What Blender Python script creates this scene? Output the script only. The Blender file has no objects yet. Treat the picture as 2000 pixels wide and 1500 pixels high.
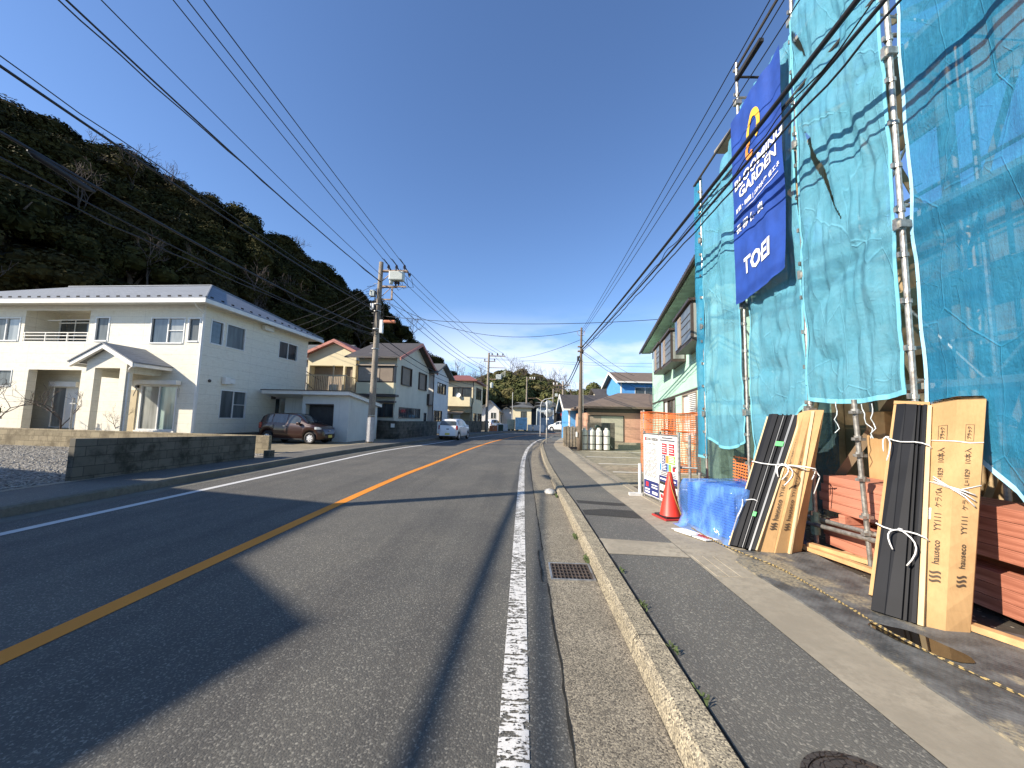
import bpy, math, random
import numpy as np
from mathutils import Vector, Matrix, noise
random.seed(7)
R = math.radians
scn = bpy.context.scene
COL = scn.collection

# ------------------------------------------------------------ camera, sky, sun
cd = bpy.data.cameras.new('camera'); cam = bpy.data.objects.new('camera', cd); COL.objects.link(cam)
cd.sensor_width = 36.0; cd.lens = 36.0 * 750 / 2000; cd.clip_start = 0.05; cd.clip_end = 4000
cam.matrix_world = Matrix.Translation((0, 0, 1.55)) @ (Matrix.Rotation(R(1.7), 4, 'Z') @ Matrix.Rotation(R(95.3), 4, 'X') @ Matrix.Rotation(R(1.4), 4, 'Z'))
scn.camera = cam
AZ, ALT = 63.5, 29.7                       # travel direction of the light, from +Y towards +X
SX, SY = math.sin(R(AZ)), math.cos(R(AZ))
tosun = Vector((-SX * math.cos(R(ALT)), -SY * math.cos(R(ALT)), math.sin(R(ALT))))
sd = bpy.data.lights.new('sun', 'SUN'); sun = bpy.data.objects.new('sun', sd); COL.objects.link(sun)
sd.energy = 5.0; sd.angle = R(0.53); sd.color = (1.0, 0.89, 0.74)
sun.rotation_euler = tosun.to_track_quat('Z', 'Y').to_euler(); sun.location = (-30, -20, 30)
world = bpy.data.worlds.new('World'); scn.world = world; world.use_nodes = True
wn, wl = world.node_tree.nodes, world.node_tree.links
wn.clear()
wout = wn.new('ShaderNodeOutputWorld'); wbg = wn.new('ShaderNodeBackground')
sky = wn.new('ShaderNodeTexSky'); sky.sky_type = 'NISHITA'; sky.sun_disc = False
sky.sun_elevation = R(ALT); sky.sun_rotation = R(180 + AZ); sky.altitude = 0; sky.air_density = 1.0; sky.dust_density = 0.35; sky.ozone_density = 2.4
wbg.inputs['Strength'].default_value = 0.1
# low thin clouds near the horizon over the far end of the street
tc = wn.new('ShaderNodeTexCoord'); sep = wn.new('ShaderNodeSeparateXYZ'); wl.new(tc.outputs['Generated'], sep.inputs[0])
mp = wn.new('ShaderNodeMapping'); mp.inputs['Scale'].default_value = (2.6, 2.6, 9.0); wl.new(tc.outputs['Generated'], mp.inputs[0])
nz = wn.new('ShaderNodeTexNoise'); nz.inputs['Scale'].default_value = 1.3; nz.inputs['Detail'].default_value = 7; nz.inputs['Roughness'].default_value = .55; wl.new(mp.outputs[0], nz.inputs[0])
def wmath(op, a, b=None, clamp=False):
    n = wn.new('ShaderNodeMath'); n.operation = op; n.use_clamp = clamp
    for i, v in enumerate((a, b)):
        if v is None: continue
        if isinstance(v, (int, float)): n.inputs[i].default_value = v
        else: wl.new(v, n.inputs[i])
    return n.outputs[0]
def wmap(v, a, b):
    n = wn.new('ShaderNodeMapRange'); n.interpolation_type = 'SMOOTHSTEP'; wl.new(v, n.inputs[0])
    n.inputs[1].default_value = a; n.inputs[2].default_value = b; return n.outputs[0]
el = wmap(sep.outputs['Z'], 0.30, 0.11)
xx = wmath('MULTIPLY', wmap(sep.outputs['X'], -0.42, -0.12), wmap(sep.outputs['X'], 0.75, 0.30))
yy = wmap(sep.outputs['Y'], 0.2, 0.5)
cl = wmap(nz.outputs['Fac'], 0.40, 0.60)
cf = wmath('MULTIPLY', wmath('MULTIPLY', wmath('MULTIPLY', el, xx), yy), wmath('MULTIPLY', cl, 0.8))
tint = wn.new('ShaderNodeMix'); tint.data_type = 'RGBA'; tint.blend_type = 'MULTIPLY'; tint.inputs[0].default_value = 1.0
wl.new(sky.outputs[0], tint.inputs[6]); tint.inputs[7].default_value = (0.86, 1.0, 1.22, 1)
wmix = wn.new('ShaderNodeMix'); wmix.data_type = 'RGBA'; wl.new(cf, wmix.inputs[0]); wl.new(tint.outputs[2], wmix.inputs[6]); wmix.inputs[7].default_value = (6.3, 6.8, 7.9, 1)
wl.new(wmix.outputs[2], wbg.inputs['Color']); wl.new(wbg.outputs[0], wout.inputs[0])
vs = scn.view_settings; vs.view_transform = 'Standard'; vs.look = 'None'; vs.exposure = 0.85; vs.gamma = 1
scn.cycles.max_bounces = 8; scn.cycles.transparent_max_bounces = 16

# ------------------------------------------------------------ helpers
class MB:
    def __init__(s): s.v = []; s.f = []; s.m = []; s.mi = 0
    def add(s, vs, fs):
        b = len(s.v); s.v += [tuple(p) for p in vs]
        for f in fs: s.f.append(tuple(b + i for i in f)); s.m.append(s.mi)
        return s
    def box(s, x0, x1, y0, y1, z0, z1, M=None):
        p = [(x, y, z) for z in (z0, z1) for y in (y0, y1) for x in (x0, x1)]
        if M is not None: p = [M @ Vector(q) for q in p]
        return s.add(p, [(0, 2, 3, 1), (4, 5, 7, 6), (0, 1, 5, 4), (2, 6, 7, 3), (0, 4, 6, 2), (1, 3, 7, 5)])
    def quad(s, *p): return s.add(p, [tuple(range(len(p)))])
    def hexa(s, b, t):
        """b, t: four bottom and four top points, same winding (ccw from above)"""
        return s.add(list(b) + list(t), [(3, 2, 1, 0), (4, 5, 6, 7), (0, 1, 5, 4), (1, 2, 6, 5), (2, 3, 7, 6), (3, 0, 4, 7)])
    def tube(s, pts, r, seg=6, cap=True):
        pts = [Vector(p) for p in pts]; n = len(pts); rs = r if isinstance(r, (list, tuple)) else [r] * n
        b = len(s.v); up = None
        for i, p in enumerate(pts):
            d = (pts[min(i + 1, n - 1)] - pts[max(i - 1, 0)])
            if d.length < 1e-9: d = Vector((0, 0, 1))
            d.normalize()
            if up is None: up = Vector((0, 0, 1)) if abs(d.z) < .9 else Vector((1, 0, 0))
            a = d.cross(up)
            if a.length < 1e-6: a = d.cross(Vector((1, .3, .2)))
            a.normalize(); c = a.cross(d); up = c
            for k in range(seg):
                t = 2 * math.pi * k / seg
                s.v.append(tuple(p + (a * math.cos(t) + c * math.sin(t)) * rs[i]))
        for i in range(n - 1):
            for k in range(seg):
                k2 = (k + 1) % seg
                s.f.append((b + i * seg + k, b + i * seg + k2, b + (i + 1) * seg + k2, b + (i + 1) * seg + k)); s.m.append(s.mi)
        if cap:
            s.f.append(tuple(b + k for k in reversed(range(seg)))); s.m.append(s.mi)
            s.f.append(tuple(b + (n - 1) * seg + k for k in range(seg))); s.m.append(s.mi)
        return s
    def grid(s, P, closed=False):
        """P: rows of equal length lists of points"""
        b = len(s.v); h, w = len(P), len(P[0])
        for row in P: s.v += [tuple(p) for p in row]
        for i in range(h - 1):
            for j in range(w if closed else w - 1):
                j2 = (j + 1) % w
                s.f.append((b + i * w + j, b + i * w + j2, b + (i + 1) * w + j2, b + (i + 1) * w + j)); s.m.append(s.mi)
        return s
    def prism(s, poly, d):
        """poly: list of 3d points; d: extrusion vector"""
        n = len(poly); q = [tuple(Vector(p) + Vector(d)) for p in poly]
        return s.add(list(poly) + q, [tuple(reversed(range(n))), tuple(range(n, 2 * n))] + [(i, (i + 1) % n, n + (i + 1) % n, n + i) for i in range(n)])
    def lathe(s, prof, c=(0, 0, 0), seg=20):
        P = [[(c[0] + r * math.cos(2 * math.pi * k / seg), c[1] + r * math.sin(2 * math.pi * k / seg), c[2] + z) for k in range(seg)] for r, z in prof]
        return s.grid(P, True)
    def build(s, name, mat, parent=None, smooth=False, bevel=0, recalc=False):
        me = bpy.data.meshes.new(name); me.from_pydata([tuple(map(float, p)) for p in s.v], [], s.f)
        for m in (mat if isinstance(mat, (list, tuple)) else [mat]): me.materials.append(m)
        if any(s.m): me.polygons.foreach_set('material_index', s.m)
        if smooth: me.polygons.foreach_set('use_smooth', [True] * len(s.f))
        me.update()
        o = bpy.data.objects.new(name, me); COL.objects.link(o); o.parent = parent
        if bevel:
            b = o.modifiers.new('bevel', 'BEVEL'); b.width = bevel; b.segments = 2; b.limit_method = 'ANGLE'
        if smooth == 2: 
            pass
        return o
def tag(o, label, cat, group=None):
    o['label'] = label; o['category'] = cat
    if group: o['group'] = group
    return o
def struct(o, kind='structure'): o['kind'] = kind; return o
def thing(name, label, cat, loc=(0, 0, 0), rz=0, group=None):
    o = bpy.data.objects.new(name, None); COL.objects.link(o); o.location = loc; o.rotation_euler = (0, 0, rz); o.empty_display_size = .3
    return tag(o, label, cat, group)
def dup(root, loc=None, rz=None, label=None, scale=None):
    r = root.copy(); COL.objects.link(r)
    if loc is not None: r.location = loc
    if rz is not None: r.rotation_euler = (0, 0, rz)
    if scale is not None: r.scale = scale
    if label: r['label'] = label
    for ch in [o for o in root.children]:
        c = ch.copy(); COL.objects.link(c); c.parent = r
        for g in [o for o in ch.children]:
            d = g.copy(); COL.objects.link(d); d.parent = c
    return r

# ------------------------------------------------------------ material helpers
class NT:
    def __init__(s, name):
        s.m = bpy.data.materials.new(name); s.m.use_nodes = True; s.t = s.m.node_tree; s.n = s.t.nodes; s.l = s.t.links
        s.b = s.n['Principled BSDF']; s.out = s.n['Material Output']; s._tc = s.n.new('ShaderNodeTexCoord')
    def obj(s): return s._tc.outputs['Object']
    def pos(s): return s.n.new('ShaderNodeNewGeometry').outputs['Position']
    def lnk(s, a, b):
        if isinstance(a, (int, float)): b.default_value = a
        elif isinstance(a, (tuple, list)): b.default_value = (*a, 1) if len(a) == 3 and b.type == 'RGBA' else a
        else: s.l.new(a, b)
    def math(s, op, a, b=0, c=None, clamp=False):
        n = s.n.new('ShaderNodeMath'); n.operation = op; n.use_clamp = clamp; s.lnk(a, n.inputs[0]); s.lnk(b, n.inputs[1])
        if c is not None: s.lnk(c, n.inputs[2])
        return n.outputs[0]
    def noise(s, v, scale, detail=4, rough=.55, w=None):
        n = s.n.new('ShaderNodeTexNoise'); n.inputs['Scale'].default_value = scale; n.inputs['Detail'].default_value = detail; n.inputs['Roughness'].default_value = rough
        s.lnk(v, n.inputs['Vector']); return n.outputs['Fac']
    def vor(s, v, scale, feat='F1', out='Distance'):
        n = s.n.new('ShaderNodeTexVoronoi'); n.feature = feat; n.inputs['Scale'].default_value = scale; s.lnk(v, n.inputs['Vector']); return n.outputs[out]
    def ramp(s, f, a, b, smooth=True):
        n = s.n.new('ShaderNodeMapRange'); s.lnk(f, n.inputs[0]); n.inputs[1].default_value = a; n.inputs[2].default_value = b
        if smooth: n.interpolation_type = 'SMOOTHSTEP'
        return n.outputs[0]
    def mix(s, f, a, b, bt='MIX'):
        n = s.n.new('ShaderNodeMix'); n.data_type = 'RGBA'; n.blend_type = bt; s.lnk(f, n.inputs[0]); s.lnk(a, n.inputs[6]); s.lnk(b, n.inputs[7]); return n.outputs[2]
    def sep(s, v):
        n = s.n.new('ShaderNodeSeparateXYZ'); s.lnk(v, n.inputs[0]); return n.outputs
    def comb(s, x=0, y=0, z=0):
        n = s.n.new('ShaderNodeCombineXYZ'); s.lnk(x, n.inputs[0]); s.lnk(y, n.inputs[1]); s.lnk(z, n.inputs[2]); return n.outputs[0]
    def scale(s, v, sc):
        n = s.n.new('ShaderNodeMapping'); s.lnk(v, n.inputs[0]); n.inputs['Scale'].default_value = sc; return n.outputs[0]
    def brick(s, v, w, h, mortar, off=.5, c1=(1, 1, 1), c2=(.9, .9, .9), cm=(.5, .5, .5)):
        n = s.n.new('ShaderNodeTexBrick'); n.inputs['Scale'].default_value = 1; n.inputs['Brick Width'].default_value = w; n.inputs['Row Height'].default_value = h
        n.inputs['Mortar Size'].default_value = mortar; n.inputs['Mortar Smooth'].default_value = .2; n.offset = off; s.lnk(v, n.inputs['Vector'])
        s.lnk(c1, n.inputs['Color1']); s.lnk(c2, n.inputs['Color2']); s.lnk(cm, n.inputs['Mortar']); return n
    def bump(s, h, st=.3, d=.01):
        n = s.n.new('ShaderNodeBump'); n.inputs['Strength'].default_value = st; n.inputs['Distance'].default_value = d; s.lnk(h, n.inputs['Height']); s.l.new(n.outputs[0], s.b.inputs['Normal']); return n
    def fin(s, col=None, rough=None, metal=None, spec=None, coat=None, alpha=None):
        for k, v in (('Base Color', col), ('Roughness', rough), ('Metallic', metal), ('Specular IOR Level', spec), ('Coat Weight', coat), ('Alpha', alpha)):
            if v is not None: s.lnk(v, s.b.inputs[k])
        return s.m
def c3(c, k): return tuple(max(0, min(1, x * k)) for x in c)
def basic(name, col, rough=.8, var=.18, sc=3, metal=0, bump=0, bsc=40, spec=None, coat=None, dirt=None):
    t = NT(name); p = t.obj(); n1 = t.noise(p, sc, 6, .6)
    c = t.mix(t.ramp(n1, .3, .7), c3(col, 1 - var), c3(col, 1 + var))
    if dirt:
        n2 = t.noise(p, sc * .35, 8, .7); c = t.mix(t.ramp(n2, .52, .75), c, dirt)
    if bump: t.bump(t.noise(p, bsc, 4), bump, .01)
    return t.fin(c, rough, metal, spec, coat)
MT = {}
def mat(name, *a, **k):
    if name not in MT: MT[name] = basic(name, *a, **k)
    return MT[name]

def asphalt(name, base=.078, light=.21, patch=True):
    t = NT(name); p = t.pos()
    v = t.vor(p, 95, 'F1', 'Color'); vs = t.sep(v)[0]; n0 = t.noise(p, 60, 3)
    g = t.ramp(vs, .55, 1.0); g = t.math('MULTIPLY', g, t.ramp(n0, .38, .62))
    c = t.mix(g, (base, base * .975, base * .885), (light, light * .965, light * .84))
    big = t.noise(p, .55, 6, .65); c = t.mix(t.ramp(big, .35, .7), c, t.mix(1.0, c, (1.35, 1.32, 1.26), 'MULTIPLY'))
    str_ = t.noise(t.scale(p, (1.6, .07, 1)), 1.0, 4, .6); c = t.mix(t.ramp(str_, .45, .7), c, t.mix(1.0, c, (.78, .78, .8), 'MULTIPLY'))
    h = t.math('ADD', t.math('MULTIPLY', t.vor(p, 95), -1.0), t.math('MULTIPLY', n0, .5))
    t.bump(h, .55, .004)
    return t.fin(c, .82, spec=.35)
def concrete(name, col=(.30, .275, .225), sc=1.2, agg=False, stain=.55, joint=0):
    t = NT(name); p = t.pos(); n1 = t.noise(p, sc, 8, .65); n2 = t.noise(p, 14, 5, .7)
    c = t.mix(t.ramp(n1, .3, .72), c3(col, 1 - stain * .5), c3(col, 1.12))
    c = t.mix(t.ramp(n2, .4, .7), c, c3(col, .72))
    if joint: c = t.mix(t.ramp(t.math('ABSOLUTE', t.math('SUBTRACT', t.math('FRACT', t.math('DIVIDE', t.math('ADD', t.sep(p)[1], .25), joint)), .5)), .006, .002), c, (.05, .045, .035))
    if agg:
        vs = t.sep(t.vor(p, 130, 'F1', 'Color')); c = t.mix(t.ramp(vs[0], .2, 1.0), t.mix(1.0, c, (.62, .62, .62), 'MULTIPLY'), t.mix(1.0, c, (1.4, 1.38, 1.3), 'MULTIPLY')); c = t.mix(t.ramp(vs[1], .88, .92), c, (.07, .062, .05))
        h = t.math('MULTIPLY', t.vor(p, 130), -1.0); t.bump(h, .4, .004)
    else: t.bump(n2, .35, .006)
    return t.fin(c, .9, spec=.25)
M_asph = asphalt('asphalt'); M_walk = asphalt('sidewalk_asphalt', .095, .21)
M_patch = asphalt('patch_asphalt', .03, .07)
M_conc = concrete('concrete', (.345, .305, .235)); M_kerb = concrete('kerb_concrete', (.34, .30, .225), 2.5, True, joint=1.2); M_gut = concrete('gutter_concrete', (.27, .24, .19), 1.5, True)
M_conc_d = concrete('weathered_concrete', (.16, .155, .13), 1.6)

def line_mat(name, col, wear=.5, cracks=True):
    t = NT(name); p = t.pos(); x, y, z = t.sep(p)
    n1 = t.noise(t.scale(p, (9, 38, 1)), 1, 5, .7); n2 = t.noise(p, 45, 3); n3 = t.noise(p, 1.3, 3)
    m = t.math('ADD', t.math('MULTIPLY', n1, .75), t.math('MULTIPLY', n2, .25)); m = t.math('ADD', m, t.math('MULTIPLY', t.math('SUBTRACT', n3, .5), .25))
    hole = t.ramp(m, wear, wear - .03)
    vs = t.noise(p, 120, 2); c = t.mix(t.ramp(vs, .3, .7), c3(col, .8), col)
    c = t.mix(t.ramp(n3, .3, .7), c, c3(col, .8))
    t.l.new(t.math('SUBTRACT', 1, hole), t.b.inputs['Alpha'])
    return t.fin(c, .7, spec=.3)
M_white = line_mat('worn_white_paint', (.72, .71, .68), .495); M_white2 = line_mat('white_paint', (.66, .66, .64), .34); M_orange = line_mat('orange_paint', (.78, .28, .03), .335)

M_metal = mat('galvanised_steel', (.40, .39, .36), .5, .3, 18, .75, dirt=(.16, .11, .07))
M_mpaint = mat('painted_steel', (.55, .55, .53), .5, .12, 6)
M_alu = mat('white_aluminium', (.72, .72, .69), .45, .05, 6)
M_blk = mat('black_rubber', (.012, .012, .013), .6, .2, 8)
M_cable = mat('cable_sheath', (.012, .012, .015), .55, .1, 8)
M_darkint = mat('dark_interior', (.02, .02, .02), .9, .2, 4)
def glass(name, col, rough=.06, band=None):
    t = NT(name); p = t.obj(); n1 = t.noise(t.scale(p, (3, 3, .35)), 1.5, 3); frosty = rough > .2
    c = t.mix(t.ramp(n1, .35, .65), c3(col, .7), c3(col, 1.25)); return t.fin(c, rough, spec=.35 if frosty else .7, coat=0 if frosty else .2)
M_glass = glass('window_glass', (.045, .055, .06)); M_curt = glass('curtained_glass', (.24, .25, .235), .12); M_gcurt = glass('pale_green_curtain_glass', (.25, .33, .30), .12)
M_frost = glass('frosted_glass', (.10, .115, .12), .3)

def siding(name, col, bw=.45, bh=.075, joint=3.0, dirt=None, mort=.7, ms=.006):
    t = NT(name); x, y, z = t.sep(t.obj()); v = t.comb(t.math('ADD', x, y), z, 0)
    b = t.brick(v, bw, bh, ms, .5, (1, 1, 1), (.93, .93, .92), (mort, mort, mort)); n1 = t.noise(t.obj(), 5, 7, .7)
    c = t.mix(1.0, b.outputs['Color'], col, 'MULTIPLY'); c = t.mix(t.ramp(n1, .48, .8), c, dirt or c3(col, .8))
    b2 = t.brick(v, joint, .455, .005, .0, (1, 1, 1), (1, 1, 1), (.62, .62, .62)); c = t.mix(1.0, c, b2.outputs['Color'], 'MULTIPLY')
    t.bump(b.outputs['Fac'], -.35, .004); return t.fin(c, .75, spec=.3)
def lap(name, col, h=.2, dark=.45):
    t = NT(name); x, y, z = t.sep(t.obj()); f = t.math('FRACT', t.math('DIVIDE', z, h)); e = t.ramp(f, .07, .0)
    n1 = t.noise(t.obj(), 3, 6, .7); c = t.mix(t.ramp(n1, .35, .75), col, c3(col, .82)); c = t.mix(e, c, c3(col, dark)); t.bump(f, .6, .012); return t.fin(c, .7)
def stucco(name, col, dirt=None, var=.08):
    t = NT(name); p = t.obj(); n1 = t.noise(p, 1.1, 8, .65); c = t.mix(t.ramp(n1, .3, .7), c3(col, 1 - var), c3(col, 1 + var * .5))
    st = t.noise(t.scale(p, (5, 5, .35)), 1, 5, .7); c = t.mix(t.ramp(st, .56, .8), c, dirt or c3(col, .72)); t.bump(t.noise(p, 60, 3), .25, .006); return t.fin(c, .88, spec=.2)
def roofmat(name, col, rh=.16, bw=.4, dark=.5):
    t = NT(name); x, y, z = t.sep(t.obj()); v = t.comb(t.math('ADD', x, t.math('MULTIPLY', y, .35)), t.math('MULTIPLY', z, 2.0), 0)
    b = t.brick(v, bw, rh, .012, .5, (1, 1, 1), (.82, .82, .82), (dark, dark, dark)); n1 = t.noise(t.obj(), 1.5, 7, .7)
    c = t.mix(1.0, b.outputs['Color'], col, 'MULTIPLY'); c = t.mix(t.ramp(n1, .4, .75), c, c3(col, .7)); t.bump(b.outputs['Fac'], -.5, .01); return t.fin(c, .65)
M_sidA = siding('cream_brick_siding', (.78, .74, .62), .24, .06, 3.03, (.62, .56, .44), .84, .004); M_roofA = roofmat('grey_slate_roof', (.235, .255, .28), .14, .3, .55)
M_trimA = mat('white_trim', (.74, .72, .66), .6, .06, 3)
M_cream = stucco('cream_stucco', (.70, .62, .42)); M_creamd = stucco('pale_stucco', (.60, .565, .46)); M_whitew = stucco('white_wall', (.66, .65, .62))
M_roofB = roofmat('brown_slate_roof', (.085, .075, .068)); M_roofred = roofmat('red_metal_roof', (.26, .09, .075), .3, 3); M_redtrim = mat('faded_red_trim', (.42, .16, .12), .6, .15, 4)
M_roofgt = roofmat('grey_tile_roof', (.13, .135, .13), .22, .3)
M_brown = mat('brown_metal', (.055, .04, .032), .5, .2, 5); M_taupe = mat('taupe_shutter', (.30, .245, .19), .6, .1, 5); M_ribs = lap('ribbed_shutter', (.27, .215, .165), .045, .5)
def block(name, col, col2=None):
    t = NT(name); x, y, z = t.sep(t.obj()); v = t.comb(t.math('ADD', x, y), z, 0); b = t.brick(v, .4, .2, .008, .5, (1, 1, 1), (.75, .75, .75), (.45, .45, .45))
    n1 = t.noise(t.obj(), 2.2, 9, .7); c = t.mix(1.0, b.outputs['Color'], col, 'MULTIPLY'); c = t.mix(t.ramp(n1, .42, .68), c, col2 or c3(col, .45)); t.bump(t.math('ADD', b.outputs['Fac'], t.math('MULTIPLY', n1, -.6)), -.4, .01); return t.fin(c, .92, spec=.15)
M_block = block('dark_concrete_block', (.16, .15, .125), (.045, .045, .036)); M_block2 = block('tan_concrete_block', (.33, .28, .19), (.15, .125, .085))
M_mint = None
def mintmat():
    t = NT('mint_stucco'); x, y, z = t.sep(t.obj()); col = (.42, .66, .52)
    f = t.math('FRACT', t.math('DIVIDE', z, .455)); e = t.ramp(f, .035, .015); n1 = t.noise(t.obj(), 1.2, 7, .7)
    c = t.mix(t.ramp(n1, .35, .7), col, c3(col, .86)); c = t.mix(e, c, c3(col, .5)); t.bump(t.math('ADD', f, t.math('MULTIPLY', t.noise(t.obj(), 50, 3), .3)), .25, .006); return t.fin(c, .85, spec=.2)
M_mint = mintmat(); M_pink = siding('salmon_tile', (.56, .33, .23), .6, .3, 9, (.46, .26, .18), .7, .008); M_rooft = roofmat('tan_slate_roof', (.20, .15, .11), .16, .5)
M_blue = lap('blue_lap_siding', (.10, .34, .68), .19, .5); M_tileblk = roofmat('black_tile_roof', (.05, .045, .045), .25, .28)

# ------------------------------------------------------------ polyline helpers for the road
def interp(P, y):
    for (x0, y0), (x1, y1) in zip(P, P[1:]):
        if y <= y1: t = (y - y0) / (y1 - y0); return x0 + (x1 - x0) * t
    return P[-1][0]
def smooth_poly(P, step=.8):
    out = []; n = len(P)
    for i in range(n - 1):
        p0 = Vector(P[max(i - 1, 0)]); p1 = Vector(P[i]); p2 = Vector(P[i + 1]); p3 = Vector(P[min(i + 2, n - 1)]); k = max(1, int((p2 - p1).length / step))
        k = min(k, 14)
        for j in range(k):
            t = j / k; out.append(.5 * ((2 * p1) + (p2 - p0) * t + (2 * p0 - 5 * p1 + 4 * p2 - p3) * t * t + (3 * p1 - p0 - 3 * p2 + p3) * t ** 3))
    out.append(Vector(P[-1])); return out
def nrm(P):
    o = []
    for i in range(len(P)):
        d = P[min(i + 1, len(P) - 1)] - P[max(i - 1, 0)]; d.normalize(); o.append(Vector((d.y, -d.x)))
    return o
def offs(P, d):
    N = nrm(P); return [p + n * d for p, n in zip(P, N)]
def ribbon(mb, L, Rr, z, z2=None):
    b = [(p.x, p.y, z if not callable(z) else z(p.y)) for p in L]; c = [(p.x, p.y, (z if z2 is None else z2) if not callable(z) else z(p.y)) for p in Rr]
    return mb.grid([b, c])
cen = smooth_poly([(-3.2, -30), (-3.2, 0), (-3.2, 9), (-3.02, 12.8), (-2.87, 15.8), (-2.68, 19.3), (-2.11, 25.9), (-1.45, 30.7), (-.75, 34.4), (.1, 38.3), (2.1, 44), (5.4, 48.8), (11, 52.3), (25, 55.3), (60, 58)])
# ------------------------------------------------------------ ground
mb = MB(); mb.quad((-900, -300, -.06), (900, -300, -.06), (900, 1500, -.06), (-900, 1500, -.06))
struct(mb.build('ground', mat('dry_earth', (.13, .115, .085), .95, .25, .3, bump=.3, bsc=6)))
mb = MB(); ribbon(mb, offs(cen, -4.6), offs(cen, 4.15), 0.0); 
for f in list(mb.f): pass
struct(mb.build('road', M_asph))
def line(off0, off1, P, z, name, m, i0=0, i1=None):
    mb = MB(); Q0 = offs(P, off0)[i0:i1]; Q1 = offs(P, off1)[i0:i1]; ribbon(mb, Q0, Q1, z); return struct(mb.build(name, m))
line(-.088, .088, cen, .004, 'orange_centre_line', M_orange)
rw = smooth_poly([(-.01, -30), (-.01, 0), (0, 8.5), (.06, 14.8), (.28, 20.5), (.55, 23.9), (1.08, 28.9), (1.97, 33.9), (2.97, 37.5), (4.6, 42.0), (7.4, 45.5), (12, 48.3), (25, 51.8), (60, 54.5)])
lw = smooth_poly([(-6.34, -30), (-6.34, 0), (-6.34, 14), (-6.15, 18.2), (-5.45, 22.4), (-5.0, 25.6), (-4.43, 29.6), (-3.5, 35), (-2.3, 40.5), (.2, 47), (3.8, 52), (10, 55.8), (25, 58.8), (60, 61.5)])
line(-.075, .075, rw, .005, 'white_edge_line_right', M_white)
line(-.075, .075, lw, .005, 'white_edge_line_left', M_white2)
# right kerb, gutter, sidewalk
ke = [(.77, -30), (.76, 0), (.76, 8.5), (.8, 15), (1.12, 24), (1.75, 30), (2.75, 35), (3.9, 39), (6.0, 42.2), (9, 44.6), (13, 46.4), (25, 49.6), (60, 52.3)]
ker = smooth_poly(ke)
def hz(y):
    t = lambda a, b: max(0, min(1, (y - a) / (b - a)))
    return .11 - .045 * t(6.8, 8.4) + .035 * t(15.5, 17)
mb = MB(); g0 = [Vector((interp([(.27, -30), (.28, 4), (.26, 9), (.36, 15), (.6, 22), (.95, 26)], p.y), p.y)) for p in ker if p.y < 26]
g1 = [p for p in ker if p.y < 26]
ribbon(mb, g0, g1, .006); struct(mb.build('gutter', M_gut))
mb = MB(); rows = []
for i, (p, n) in enumerate(zip(ker, nrm(ker))):
    h = hz(p.y) + .02 + .006 * noise.noise(Vector((0, p.y * 3, 0))); j = .008 * noise.noise(Vector((3, p.y * 2.2, 0)))
    q = [p + n * (d + j) for d in (0, .02, .05, .19, .2)]
    rows.append([(q[0].x, q[0].y, -.02), (q[1].x, q[1].y, h - .03), (q[2].x, q[2].y, h), (q[3].x, q[3].y, h + .004), (q[4].x, q[4].y, h - .04)])
mb.grid([list(r) for r in zip(*rows)])
struct(mb.build('kerb', M_kerb, smooth=False))
in1 = offs(ker, .2); ost = [Vector((interp([(1.85, -30), (1.85, 15), (1.75, 18), (1.72, 19.4), (1.9, 23.5), (2.29, 27), (2.95, 31), (3.7, 35), (4.9, 39)], p.y), p.y)) for p in ker if p.y < 39]
m_ = len(ost)
mb = MB(); mb.grid([[(p.x, p.y, hz(p.y)) for p in in1[:m_]], [(p.x, p.y, hz(p.y)) for p in ost]]); struct(mb.build('sidewalk', M_walk))
out2 = [Vector((p.x + .76, p.y)) for p in ost]
mb = MB(); mb.grid([[(p.x, p.y, hz(p.y) + .003) for p in ost], [(p.x + .56, p.y, hz(p.y) + .003) for p in ost]]).grid([[(p.x + .575, p.y, hz(p.y) + .012) for p in ost], [(p.x + .755, p.y, hz(p.y) + .012) for p in ost], [(p.x + .755, p.y, -.05) for p in ost]])
mb.grid([[(p.x + .56, p.y, hz(p.y) + .003) for p in ost], [(p.x + .565, p.y, hz(p.y) - .02) for p in ost], [(p.x + .575, p.y, hz(p.y) + .012) for p in ost]])
struct(mb.build('concrete_strip', M_conc))
# patches on the sidewalk
def patch(name, pts, m, z=.114): 
    mb = MB(); mb.quad(*[(x, y, hz(y) + (z - .11)) for x, y in pts]); return struct(mb.build(name, m))
patch('dark_asphalt_patch', [(1.0, 6.15), (1.84, 6.0), (1.84, 7.1), (1.02, 7.3)], M_patch)
patch('concrete_patch', [(.98, 4.4), (1.84, 4.35), (1.84, 4.85), (.98, 4.95)], M_conc)
mb = MB(); 
for k in range(3): mb.box(1.88 + k * .115, 1.985 + k * .115, 3.86, 4.42, .105, .1175)
tag(mb.build('drain_cover', M_conc, bevel=.003), 'three slotted concrete drain covers set flush in the concrete strip', 'drain cover')
# manhole
t = NT('cast_iron'); p = t.obj(); b_ = t.vor(p, 32, 'DISTANCE_TO_EDGE'); t.bump(t.ramp(b_, .02, .08), .9, .01); M_iron = t.fin(t.mix(t.ramp(b_, .02, .08), (.03, .024, .02), (.10, .08, .07)), .55, .6)
mh = thing('manhole_cover', 'round patterned cast iron manhole cover in the asphalt sidewalk at the bottom of the view', 'manhole cover', (1.385, 1.655, .112))
MB().lathe([(0, .008), (.2, .008), (.205, .004), (.205, -.02)], seg=40).build('lid', M_iron, mh); MB().lathe([(.208, -.02), (.208, .009), (.232, .009), (.236, -.02)], seg=40).build('rim', M_iron, mh)
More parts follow.
